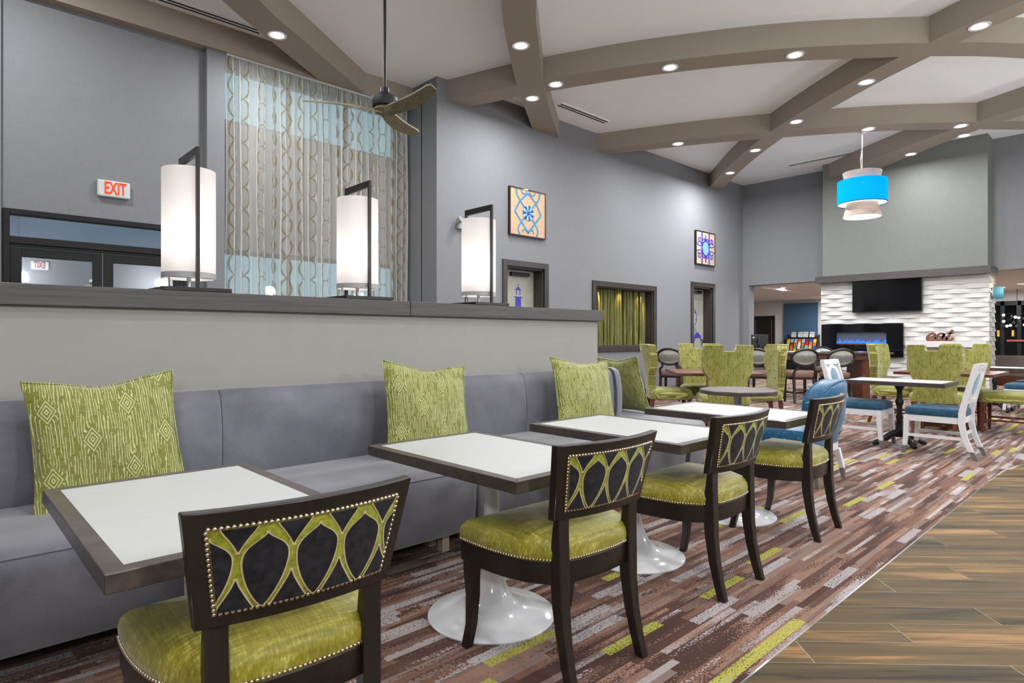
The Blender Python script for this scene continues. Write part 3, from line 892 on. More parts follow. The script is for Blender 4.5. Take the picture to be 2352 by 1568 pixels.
# unseen fill globes added behind the camera for even frontal light
for x in (-1.6, 1.6, 4.8, 8.0, 11.2, 14.4):
    t = thing('fill_globe', 'unseen opal fill globe added behind the camera', 'pendant lamp', (x, -2.2, 2.75), 0, 'added opal fill globes behind the camera')
    MB().sphere((0, 0, 0), 0.14, 20, 12).build('globe', 'opal', t, smooth=80)
    MB().tube([(0, 0, 0.14), (0, 0, ZC - 2.75)], 0.006, 6).build('cord', 'blackmetal', t)
    L = bpy.data.lights.new('fill_globe_glow', 'POINT'); L.energy = GLOBE_W; L.shadow_soft_size = 0.15; L.color = (0.98, 0.985, 1.0)
    o = bpy.data.objects.new('fill_globe_glow', L); COL.objects.link(o); o.parent = t; o.location = (0, 0, 0)
    o.parent = t

# table lamps on the cap
def cap_lamp(x, label):
    t = thing('table_lamp', label, 'lamp', (x, 3.856, 1.514), 0, 'cylinder lamps on the partition cap')
    MB().box(-0.178, 0.178, -0.178, 0.178, 0, 0.022).build('base_plate', 'bronze', t, bevel=0.002)
    n = 40; z0, z1 = 0.082, 0.70
    m = MB()
    for r in (0.140, 0.1385):
        m.loft([[(r * math.cos(2 * PI * i / n), r * math.sin(2 * PI * i / n), z) for i in range(n)] for z in (z0, z1)], caps=False)
    m.build('shade', 'lampshade', t, smooth=40)
    m = MB().lathe([(0.1415, z0 - 0.002), (0.1415, z0 + 0.03), (0.1375, z0 + 0.03), (0.1375, z0 - 0.002)], 40, caps=False)
    m.build('shade_band', plain('shade_band', rgb(170, 168, 168), 0.5), t, smooth=40)
    h = MB(); a = 0.160; b = 0.0095; zt = 0.805
    h.box(-b, b, -a - b, -a + b, 0.022, zt); h.box(-b, b, a - b, a + b, 0.022, zt); h.box(-b, b, -a + b, a - b, zt - 0.045, zt)
    h.build('handle', 'bronze', t, bevel=0.0015)
    s = MB().lathe([(0.012, 0.022), (0.012, 0.17), (0.02, 0.175), (0.02, 0.21)], 12)
    s.tube([(-0.135, 0, 0.09), (0.135, 0, 0.09)], 0.004, 6); s.tube([(-0.09, 0.05, 0.022), (-0.09, 0.05, 0.09)], 0.006, 6)
    s.build('stem', 'steel', t, smooth=40)
    MB().sphere((0, 0, 0.25), 0.036, 12, 8).build('bulb', 'bulb', t, smooth=80)
    L = bpy.data.lights.new('lamp_bulb', 'POINT'); L.energy = 4.6; L.shadow_soft_size = 0.05; L.color = (1, 0.97, 0.94)
    o = bpy.data.objects.new('lamp_bulb', L); COL.objects.link(o); o.parent = t; o.location = (0, 0, 0.30)
cap_lamp(1.081, 'white cylinder lamp nearest the EXIT sign, largest of three')
cap_lamp(2.16, 'white cylinder lamp in front of the curtain, middle of three')
cap_lamp(3.261, 'white cylinder lamp nearest the lattice picture, smallest of three')

# pendant
def pendant():
    t = thing('pendant_lamp', 'tiered pendant with blue drum and wood veneer collars', 'pendant lamp', (12.53, 3.85, 3.42))
    MB().tube([(0, 0, 0.9), (0.005, 0, 1.25), (0, 0, 1.615)], 0.006, 6).build('cord', 'steel', t)
    MB().tube([(-0.05, 0, 0.9), (-0.09, 0, 1.1), (-0.01, 0, 1.3), (0, 0, 1.6)], 0.005, 6).build('power_cord', 'whitewood', t)
    MB().lathe([(0.06, 1.59), (0.06, 1.614)], 16).build('canopy', 'whitewood', t)
    n = 40
    def ring(prof): return MB().loft([[(r * math.cos(2 * PI * i / n), r * math.sin(2 * PI * i / n), z) for i in range(n)] for r, z in prof], caps=False)
    ring([(0.285, 0.70), (0.323, 0.885), (0.319, 0.885), (0.281, 0.70)]).build('top_collar', 'veneer', t, smooth=40)
    ring([(0.28, 0.72), (0.001, 0.72)]).build('top_plate', 'veneer', t)
    ring([(0.41, 0.30), (0.41, 0.725), (0.406, 0.725), (0.406, 0.30)]).build('drum_shade', 'blueshade', t, smooth=40)
    ring([(0.412, 0.295), (0.412, 0.31), (0.404, 0.31), (0.404, 0.295)]).build('drum_rim', plain('rim_blue', rgb(10, 70, 110), 0.5), t, smooth=40)
    ring([(0.404, 0.312), (0.25, 0.312)]).build('drum_diffuser', 'diffuser', t)
    ring([(0.26, 0.31), (0.318, 0.055), (0.313, 0.055), (0.255, 0.31)]).build('bottom_collar', 'veneer', t, smooth=40)
    ring([(0.312, 0.06), (0.001, 0.06)]).build('bottom_diffuser', 'diffuser', t)
    MB().sphere((0, 0, 0.055), 0.014, 8, 5).build('finial', 'steel', t)
    area('pendant_lamp_glow', (0, 0, 0.04), 0.6, 40, t)
    L = bpy.data.lights.new('pendant_bulb', 'POINT'); L.energy = 30; L.shadow_soft_size = 0.1
    o = bpy.data.objects.new('pendant_bulb', L); COL.objects.link(o); o.parent = t; o.location = (0, 0, 0.5)
pendant()

# ceiling fan
def fan():
    t = thing('ceiling_fan', 'black ceiling fan with three driftwood blades', 'ceiling fan', (3.49, 5.66, 3.64))
    MB().tube([(0, 0, 0.2), (0, 0, ZC - 3.64)], 0.016, 10).build('downrod', 'black', t, smooth=40)
    MB().lathe([(0.02, 0.26), (0.045, 0.25), (0.05, 0.20), (0.09, 0.17), (0.135, 0.14), (0.14, 0.09), (0.13, 0.05), (0.10, 0.035)], 24).build('motor', 'blackmetal', t, smooth=40)
    for k, cam_ang in enumerate((196, 316, 75)):
        # angle in the camera frame (0 = right, 90 = away) to world
        wa = R(cam_ang - 43.32)
        m = MB()
        def fn(u, v, side=1):
            x = 0.03 + 0.79 * u
            w = (0.052 + 0.014 * math.sin(PI * u)) * (1.0 if u < 0.95 else 1 - (u - 0.95) * 6.0)
            tw = R(-30 + 6 * u)
            y = (v - 0.5) * 2 * w + 0.05 * math.sin(PI * u)
            z = 0.03 * u + (v - 0.5) * 2 * w * math.tan(tw) * 0.9
            return (x, y, z + side * 0.008)
        rings = []
        for i in range(15):
            u = i / 14
            rings.append([fn(u, v) for v in (0, 0.25, 0.5, 0.75, 1)] + [fn(u, v, -1) for v in (1, 0.75, 0.5, 0.25, 0)])
        m.loft(rings)
        o = m.build('blade', 'driftwood', t, smooth=50)
        o.rotation_euler = (0, 0, wa)
    MB().lathe([(0.10, 0.04), (0.12, 0.01), (0.09, -0.015), (0.02, -0.025)], 20).build('hub', 'driftwood', t, smooth=50)
fan()

# EXIT signs
def exit_sign(loc, rz, label, sc=1.0):
    t = thing('exit_sign', label, 'sign', loc, rz)
    w, h = 0.17 * sc, 0.10 * sc
    MB().box(-w, w, -0.05, 0, -h, h).build('case', 'exitcase', t, bevel=0.02 * sc, seg=3)
    me = text_mesh('letters', 'EXIT', 0.205 * sc, 0.0015)
    me.materials.append(M['exitred'])
    o = put('letters', me, None, t)
    o.rotation_euler = (R(90), 0, 0); o.location = (0.01 * sc, -0.053, 0); o.scale = (0.54, 1, 1)
exit_sign((1.60, YB - 0.001, 3.03), 0, 'red lettered EXIT sign over the entrance door')
exit_sign((2.1, -2.999, 3.15), PI, 'red lettered EXIT sign seen reflected in the door glass', 1.1)

# emergency light on the wall behind the third lamp
t = thing('emergency_light', 'grey twin-head emergency light half hidden behind the third lamp', 'wall light', (6.28, YW - 0.001, 3.06))
MB().box(-0.09, 0.12, -0.06, 0, -0.05, 0.06).build('housing', 'greyplastic', t, bevel=0.01)
for x in (-0.13, 0.14):
    m = MB().lathe([(0.025, 0), (0.05, 0.04), (0.062, 0.09), (0.058, 0.095), (0.02, 0.085)], 16)
    o = m.build('lamp_head', 'greyplastic', t, smooth=40); o.location = (x, -0.06, 0.05); o.rotation_euler = (R(62), 0, R(25 if x < 0 else -25))

# sheer curtain
def curtain():
    m = MB(); n = 27; x0, x1 = 2.86, 5.74; per = 16; uvs = []
    zs = [0.32, 0.9, 1.5, 2.1, 2.7, 3.3, 3.9, 4.4, 4.75, 4.95, 5.025]
    s = 0; pts = []; prev = None
    N = n * per
    for i in range(N + 1):
        u = i / N
        ph = u * n * 2 * PI
        am = 0.058 * (0.8 + 0.4 * math.sin(u * 37.0))
        x = x0 + (x1 - x0) * u + 0.018 * math.sin(ph * 2) + 0.012 * math.sin(u * 60)
        y = 8.60 + am * math.sin(ph)
        if prev: s += math.hypot(x - prev[0], y - prev[1])
        prev = (x, y); pts.append((x, y, s))
    for k, z in enumerate(zs):
        pin = 1.0 if z < 4.7 else max(0.35, 1 - (z - 4.7) * 2.0)
        for (x, y, s_) in pts:
            m.v.append((x + 0.01 * math.sin(z * 2 + x * 9), 8.60 + (y - 8.60) * pin, z)); uvs.append((s_, z))
    W_ = N + 1
    for k in range(len(zs) - 1):
        for i in range(N): m.f.append((k * W_ + i, k * W_ + i + 1, (k + 1) * W_ + i + 1, (k + 1) * W_ + i))
    me = bpy.data.meshes.new('sheer_curtain'); me.from_pydata(m.v, [], m.f); me.shade_smooth()
    ul = me.uv_layers.new(name='UVMap')
    for lp in me.loops: ul.data[lp.index].uv = uvs[lp.vertex_index]
    me.materials.append(M['curtain'])
    t = thing('sheer_curtain', 'sheer pleated curtain with brown ogee lattice pattern', 'curtain', (0, 0, 0))
    put('fabric', me, None, t)
    MB().box(x0, x1, 8.56, 8.60, 5.018, 5.032).build('track', 'whitewood', t)
curtain()
# ================================================================== FURNITURE
CA, SA = math.cos(R(46.68)), math.sin(R(46.68))
def dl(d, l):
    return (d * CA + l * SA, d * SA - l * CA)

# ---- banquette modules along the partition
SEAT = [(2.80, 0.13), (2.772, 0.15), (2.755, 0.30), (2.752, 0.42), (2.765, 0.47), (2.80, 0.497), (2.88, 0.508), (3.10, 0.515), (3.40, 0.508), (3.62, 0.495), (3.70, 0.48), (3.70, 0.13)]
BACK = [(3.53, 0.50), (3.515, 0.60), (3.515, 0.75), (3.53, 0.88), (3.552, 0.945), (3.59, 0.97), (3.64, 0.972), (3.685, 0.955), (3.705, 0.90), (3.71, 0.70), (3.71, 0.485), (3.60, 0.485)]
def rounded_run(prof, x0, x1, r=0.02, yc=None, zc=None):
    """extrude a y,z profile along x with softly closed ends"""
    yc = sum(p[0] for p in prof) / len(prof); zc = sum(p[1] for p in prof) / len(prof)
    m = MB(); rings = []
    for x, k in ((x0, 0.90), (x0 + r * 0.3, 0.965), (x0 + r, 1.0), (x1 - r, 1.0), (x1 - r * 0.3, 0.965), (x1, 0.90)):
        q = 1 - (1 - k) * 0.35
        rings.append([(x, yc + (p[0] - yc) * q, zc + (p[1] - zc) * q) for p in prof])
    return m.loft(rings)
def bench(x0, x1, label, nb=2):
    t = thing('banquette', label, 'banquette', (0, 0, 0), 0, 'grey velvet banquette modules')
    rounded_run(SEAT, x0 + 0.004, x1 - 0.004, 0.02).build('seat', 'greyvelvet', t, smooth=50)
    MB().tube([(x0 + 0.03, 2.777, 0.482), (x1 - 0.03, 2.777, 0.482)], 0.005, 6).build('seam', 'greyvelvet', t, smooth=60)
    for i in range(nb):
        a = x0 + (x1 - x0) * i / nb; b = x0 + (x1 - x0) * (i + 1) / nb
        rounded_run(BACK, a + 0.002, b - 0.002, 0.025).build('back_cushion', 'greyvelvet', t, smooth=50)
    MB().box(x0 + 0.03, x1 - 0.03, 3.1, 3.68, 0.005, 0.128).build('plinth', 'black', t)
    for x in (x0 + 0.12, x1 - 0.12):
        for y in (2.93, 3.06): MB().box(x - 0.025, x + 0.025, y - 0.025, y + 0.025, 0, 0.13).build('leg', 'legpale', t)
    return t
bench(-2.38, -0.02, 'grey velvet banquette module beyond the left edge')
bench(-0.015, 2.325, 'long grey velvet banquette module nearest the camera')
bench(2.332, 4.625, 'grey velvet banquette module below the smallest lamp')
def corner(cy, a0, a1, label, extra=0.0):
    t = thing('banquette_corner', label, 'banquette', (0, 0, 0), 0, 'rounded banquette corner modules')
    def sweep(prof, name):
        rings = []
        for k in range(13):
            a = R(a0 + (a1 - a0) * k / 12)
            rings.append([(HX + 0.01 + (3.72 - p[0] + 0.02) * math.cos(a), cy + (3.72 - p[0] + 0.02) * math.sin(a), p[1]) for p in prof])
        if extra:
            rings.append([(x, y + extra, z) for x, y, z in rings[-1]])
        MB().loft(rings).build(name, 'greyvelvet', t, smooth=50)
    sweep(SEAT, 'seat'); sweep(BACK, 'back_cushion')
    m = MB(); pts = [(HX + 0.02 + 0.6 * math.cos(R(a0 + (a1 - a0) * k / 8)), cy + 0.6 * math.sin(R(a0 + (a1 - a0) * k / 8))) for k in range(9)]
    m.prism([(HX + 0.02, cy)] + pts, 0.005, 0.128); m.build('plinth', 'black', t)
    for k in (0.12, 0.88):
        a = R(a0 + (a1 - a0) * k); x, y = HX + 0.01 + 0.85 * math.cos(a), cy + 0.85 * math.sin(a)
        MB().box(x - 0.025, x + 0.025, y - 0.025, y + 0.025, 0, 0.13).build('leg', 'legpale', t)
corner(HY, -90, 0, 'rounded grey velvet banquette corner at the partition end', 0.255)
corner(HY + 0.26, 0, 90, 'rounded grey velvet banquette corner on the far side of the partition')

# ---- pillows
def pillow(loc, size, rz, lean, tw, label, seed):
    t = thing('throw_pillow', label, 'pillow', loc, rz, 'green throw pillows')
    rnd = random.Random(seed)
    s = size / 2; n = 22
    ph = [rnd.uniform(0, 6) for _ in range(4)]
    dent = rnd.uniform(0.02, 0.035)
    def pt(u, v, side):
        x, z = 2 * u - 1, 2 * v - 1
        ex = 1 - 0.075 * (1 - abs(z) ** 2.5); ez = 1 - 0.075 * (1 - abs(x) ** 2.5)
        px, pz = s * x * ex, s * z * ez
        if z > 0.3: pz -= dent * math.exp(-(x * 2.2) ** 2) * (z - 0.3) / 0.7
        th = 0.085 * (max(0, 1 - x * x)) ** 0.55 * (max(0, 1 - z * z)) ** 0.55
        th += 0.006 * math.sin(5 * x + ph[0] + 3 * z) * (1 - x * x) * (1 - z * z)
        return (px, -side * th, pz)
    m = MB()
    m.grid(n, n, lambda u, v: pt(u, v, 1)); m.grid(n, n, lambda u, v: pt(1 - u, v, -1))
    body = m.build('cover', 'bois', t, smooth=80, weld=0.0008)
    ring = [pt(k / n, 0, 1) for k in range(n)] + [pt(1, k / n, 1) for k in range(n)] + [pt(1 - k / n, 1, 1) for k in range(n)] + [pt(0, 1 - k / n, 1) for k in range(n)]
    ring.append(ring[0])
    pp = MB().tube(ring, 0.0055, 6, False).build('piping', 'pilecream' if False else 'bois', t, smooth=60)
    for o in (body, pp):
        o.rotation_euler = (R(lean), R(tw), 0)
        o.location = (0, 0, 0)
    return t
pillow((0.60, 3.345, 0.79), 0.60, R(0), -16, -3, 'green faux-bois pillow nearest the camera, below the EXIT sign', 3)
pillow((2.36, 3.30, 0.79), 0.62, R(-6), -17, 5, 'green faux-bois pillow on the banquette below the middle lamp', 5)
pillow((3.90, 3.27, 0.79), 0.60, R(-12), -17, 4, 'green faux-bois pillow at the partition end', 8)
pillow((5.09, 3.76, 0.785), 0.58, R(80), -18, 2, 'green faux-bois pillow behind the banquette corner', 12)

# ---- white topped tulip tables
def tulip_table():
    t = thing('bistro_table', '', 'table', (0, 0, 0), 0, 'white topped tables along the banquette')
    hx, hy, zt, th, w = 0.337, 0.515, 0.741, 0.047, 0.045
    MB().box(-hx + w, hx - w, -hy + w, hy - w, zt - 0.03, zt - 0.0008).build('top_panel', 'laminate', t)
    o = [(-hx, -hy), (hx, -hy), (hx, hy), (-hx, hy)]; i_ = [(-hx + w, -hy + w), (hx - w, -hy + w), (hx - w, hy - w), (-hx + w, hy - w)]
    for k in range(4):
        a, b = o[k], o[(k + 1) % 4]; c, d = i_[(k + 1) % 4], i_[k]
        MB().prism([a, b, c, d], zt - th, zt).build('edge_strip', 'edge', t, bevel=0.003)
    MB().box(-0.2, 0.2, -0.2, 0.2, zt - th - 0.012, zt - 0.031).build('mount_plate', 'blackmetal', t)
    MB().lathe([(0.038, 0.24), (0.036, 0.4), (0.036, zt - th - 0.005)], 24).build('column', 'whitelacquer', t, smooth=40)
    MB().lathe([(0.288, 0.0), (0.29, 0.006), (0.283, 0.012), (0.20, 0.026), (0.135, 0.048), (0.095, 0.082), (0.07, 0.13), (0.052, 0.18), (0.042, 0.225), (0.038, 0.25)], 56).build('base', 'whitelacquer', t, smooth=60)
    return t
tt = tulip_table()
TX = [0.613, 1.862, 2.955, 4.147]
TLAB = ['white topped bistro table nearest the camera', 'white topped bistro table on a white tulip base, second from the camera',
        'white topped bistro table, third from the camera', 'white topped bistro table farthest from the camera, by the round table']
for k, x in enumerate(TX):
    if k == 0: tt.location = (x, 2.105, 0); tt['label'] = TLAB[0]
    else: clone(tt, (x, 2.11, 0), 0, TLAB[k])

# ---- klismos chairs
def klismos(single_nails):
    t = thing('dining_chair', '', 'chair', (0, 0, 0), 0, 'dark wood dining chairs with lime seats')
    half = [(0.0, 0.243), (0.16, 0.243), (0.305, 0.241), (0.322, 0.226), (0.322, 0.12), (0.312, 0.02), (0.288, -0.08), (0.245, -0.155), (0.195, -0.205), (0.10, -0.226), (0.0, -0.231)]
    sp = [(p.x, p.y) for p in spline([(a, b, 0) for a, b in half], 4)]
    OUT = sp + [(-x, y) for x, y in sp[-2:0:-1]]
    def ring(k, z): return [(x * k, y * k, z) for x, y in OUT]
    MB().loft([ring(0.97, 0.36), ring(0.985, 0.365), ring(0.99, 0.44), ring(0.97, 0.446)]).build('seat_rail', 'espresso', t, smooth=35)
    MB().loft([ring(0.985, 0.443), ring(1.0, 0.46), ring(1.004, 0.478), ring(0.985, 0.500), ring(0.93, 0.519), ring(0.80, 0.534), ring(0.55, 0.543), ring(0.25, 0.546), ring(0.02, 0.546)]).build('seat_cushion', 'chenille', t, smooth=70)
    def along(pts, step):
        out = []; acc = 0.0
        for i in range(len(pts) - 1):
            a, b = Vector(pts[i]), Vector(pts[i + 1]); L = (b - a).length
            while acc <= L:
                out.append(a + (b - a) * (acc / L)); acc += step
            acc -= L
        return out
    m = MB()
    for p in along([(x * 1.0, y * 1.0, 0.451) for x, y in OUT + [OUT[0]]], 0.0126): m.sphere(p, 0.0058, 6, 4)
    tag(m.build('nail_trim', 'nail', t, smooth=80), kind='stuff')
    for s in (-1, 1):
        MB().post([(s * 0.284, 0.207, 0.40, 0.028, 0.028), (s * 0.285, 0.208, 0.33, 0.026, 0.026), (s * 0.281, 0.207, 0.22, 0.022, 0.022), (s * 0.281, 0.216, 0.10, 0.0185, 0.0185), (s * 0.286, 0.240, 0.0, 0.018, 0.018)]).build('front_leg', 'espresso', t, smooth=40, bevel=0.004)
        leg = [(s * 0.197, -0.268, 0.0, 0.0175, 0.019), (s * 0.195, -0.245, 0.08, 0.019, 0.021), (s * 0.193, -0.222, 0.18, 0.021, 0.023), (s * 0.192, -0.206, 0.30, 0.024, 0.026), (s * 0.192, -0.202, 0.40, 0.026, 0.028),
               (s * 0.193, -0.204, 0.50, 0.026, 0.023), (s * 0.194, -0.208, 0.57, 0.026, 0.018), (s * 0.194, -0.214, 0.625, 0.026, 0.0135)]
        MB().post(leg).build('rear_leg', 'espresso', t, smooth=40, bevel=0.004)
    z0, z1, hb, ht = 0.604, 0.885, 0.240, 0.280
    def yb(x, z): return -0.192 - (z - z0) * 0.26 - 0.048 * (1 - (x / 0.28) ** 2)
    poly = [(-hb, z0), (hb, z0), (ht, z1), (-ht, z1)]
    me = slab(poly, -0.017, 0.017, [-0.24 + 0.04 * k for k in range(13)], [z0 + 0.14], lambda x, y, z: (x, y + yb(x, z), z))
    me.shade_smooth(); me.set_sharp_from_angle(angle=R(35))
    fr = put('back_frame', me, 'espresso', t, bevel=0.004)
    pz0, pz1 = z0 + 0.036, z1 - 0.040
    def hw(v):
        z = pz0 + (pz1 - pz0) * v
        return hb + (ht - hb) * (z - z0) / (z1 - z0) - 0.040
    def surf(x, v, off, side=-1):
        z = pz0 + (pz1 - pz0) * v
        return (x, yb(x, z) + side * (0.017 + off), z)
    def padfn(side):
        def fn(u, v):
            e = (1 - (2 * u - 1) ** 12) * (1 - (2 * v - 1) ** 8)
            return surf((2 * u - 1) * hw(v), v, 0.0005 + 0.005 * e, side)
        return fn
    panel = MB().grid(24, 8, padfn(-1)).build('back_panel', 'pilelime', t, smooth=60)
    MB().grid(24, 8, padfn(1)).build('front_panel', 'pilelime', t, smooth=60)
    per = 0.119
    leaf = [(0.02, 0.02), (0.1, 0.13), (0.25, 0.27), (0.4, 0.36), (0.55, 0.405), (0.66, 0.39), (0.74, 0.30), (0.80, 0.17), (0.84, 0.07), (0.875, 0.005)]
    utri = [(0.71, 0.005), (0.78, 0.07), (0.86, 0.16), (0.93, 0.25), (0.985, 0.31)]
    ltri = [(0.015, 0.33), (0.1, 0.24), (0.2, 0.14), (0.3, 0.05), (0.37, 0.005)]
    def shapes(mb, grow, off):
        for k in range(-4, 5):
            for ctr, sh in ((k + 0.08, leaf), (k + 0.58, utri), (k + 0.58, ltri)):
                sm = [(p.x, p.y) for p in spline([(a, b, 0) for a, b in sh], 3)]
                if grow:
                    sm = [(sm[0][0] - 0.012, sm[0][1])] + sm + [(sm[-1][0] + 0.035, 0.004)] if sh is leaf else sm
                    if sh is utri: sm = [(sm[0][0] - 0.03, 0.004)] + sm
                    if sh is ltri: sm = sm + [(sm[-1][0] + 0.03, 0.004)]
                rows = []
                for v, w in sm:
                    v = min(max(v, 0.0), 1.0); H = hw(v) - 0.004
                    a = (ctr - w - grow) * per + (v - 0.5) * 0.0; b = (ctr + w + grow) * per
                    a, b = min(max(a, -H), H), min(max(b, -H), H)
                    rows.append((v, a, b))
                if all(b - a < 0.004 for v, a, b in rows): continue
                nu = 4; base = len(mb.v)
                for v, a, b in rows:
                    for i in range(nu + 1): mb.v.append(surf(a + (b - a) * i / nu, v, off))
                for j in range(len(rows) - 1):
                    for i in range(nu):
                        q = base + j * (nu + 1) + i
                        mb.f.append((q, q + 1, q + nu + 2, q + nu + 1))
    m = MB(); shapes(m, 0.035, 0.0066); m.build('outline_weave', 'pilecream', panel)
    m = MB(); shapes(m, 0.0, 0.0078); m.build('leaf_weave', 'piledark', panel)
    border = []
    for i in range(25): border.append(surf(-hw(0) + 2 * hw(0) * i / 24, 0.0, 0.001))
    for i in range(1, 9): border.append(surf(hw(i / 8), i / 8, 0.001))
    for i in range(1, 25): border.append(surf(hw(1) - 2 * hw(1) * i / 24, 1.0, 0.001))
    for i in range(1, 9): border.append(surf(-hw(1 - i / 8), 1 - i / 8, 0.001))
    pts = along(border, 0.0129)
    if single_nails:
        nm = MB().sphere((0, 0, 0), 0.0062, 8, 5).mesh('nail', 80); nm.materials.append(M['nail'])
        for p in pts:
            o = put('nail', nm, None, panel); o.location = p
    else:
        m = MB()
        for p in pts: m.sphere(p, 0.0062, 6, 4)
        tag(m.build('nail_border', 'nail', panel, smooth=80), kind='stuff')
    return t
c1 = klismos(True); c1.location = (0.678, 1.69, 0); c1.rotation_euler = (0, 0, R(-3)); c1['label'] = 'dark wood dining chair nearest the camera, cut off by the frame'
c2 = klismos(False); c2.location = (1.864, 1.70, 0); c2.rotation_euler = (0, 0, R(-3)); c2['label'] = 'dark wood dining chair second from the camera, lime seat fully seen'
clone(c2, (2.945, 1.715, 0), R(0), 'dark wood dining chair third from the camera')
clone(c2, (4.165, 1.745, 0), R(2), 'dark wood dining chair farthest from the camera, before the turquoise chair')

# ---- round table and turquoise chair
t = thing('round_table', 'round grey-brown pedestal table beside the turquoise chair', 'table', (5.84, 2.92, 0))
MB().lathe([(0.34, 0.70), (0.362, 0.702), (0.366, 0.71), (0.366, 0.735), (0.36, 0.741)], 64).build('top', 'roundtop', t, smooth=40)
MB().lathe([(0.04, 0.03), (0.04, 0.70)], 20).build('column', 'steel', t, smooth=40)
MB().lathe([(0.26, 0), (0.26, 0.012), (0.05, 0.035)], 40).build('base', 'steel', t, smooth=40)

def turquoise():
    t = thing('accent_chair', 'turquoise brocade chair with round padded back and white legs', 'chair', (5.66, 2.27, 0), 0)
    n = 40
    def oval(sx, sz, y, zc=0.665):
        out = []
        for i in range(n):
            a = 2 * PI * i / n; c, s = math.cos(a), math.sin(a)
            x = 0.03 + 0.86 * sx * math.copysign(abs(c) ** 0.8, c); z = sz * math.copysign(abs(s) ** 0.8, s)
            out.append((x, y + 0.10 * (x / 0.35) ** 2 - 0.22 * (z + 0.2) * 0.5, zc + z))
        return out
    MB().loft([oval(0.02, 0.02, -0.355), oval(0.2, 0.13, -0.352), oval(0.32, 0.205, -0.34), oval(0.35, 0.225, -0.325), oval(0.355, 0.228, -0.30), oval(0.355, 0.228, -0.20), oval(0.345, 0.22, -0.18), oval(0.2, 0.13, -0.165), oval(0.02, 0.02, -0.16)]).build('back_pad', 'brocade', t, smooth=60)
    for y in (-0.327, -0.192):
        o_ = oval(0.353, 0.227, y); MB().tube(o_ + [o_[0]], 0.007, 6, False).build('piping', 'brocade', t, smooth=60)
    def rr(h, k, z):
        pts = []
        for i in range(36):
            a = 2 * PI * i / 36; c, s = math.cos(a), math.sin(a)
            pts.append((h * k * math.copysign(abs(c) ** 0.35, c), 0.03 + 0.30 * k * math.copysign(abs(s) ** 0.35, s), z))
        return pts
    MB().loft([rr(0.345, 0.98, 0.325), rr(0.345, 1.0, 0.34), rr(0.345, 1.0, 0.44), rr(0.345, 0.97, 0.468), rr(0.345, 0.85, 0.482), rr(0.345, 0.4, 0.49), rr(0.345, 0.02, 0.49)]).build('seat_cushion', 'brocade', t, smooth=50)
    MB().loft([rr(0.34, 0.99, 0.262), rr(0.34, 0.99, 0.324)]).build('seat_rail', 'whitewood', t, smooth=40)
    for sx in (-1, 1):
        for y0, y1 in ((-0.23, -0.275), (0.29, 0.30)):
            l = MB().post([(sx * 0.30, y0, 0.262, 0.024, 0.024), (sx * 0.30, y1, 0.09, 0.019, 0.019)]).build('leg', 'whitewood', t)
            MB().post([(sx * 0.30, y1, 0.09, 0.019, 0.019), (sx * 0.30, y1 - 0.012, 0.0, 0.016, 0.016)]).build('leg_tip', 'sock', l)
turquoise()

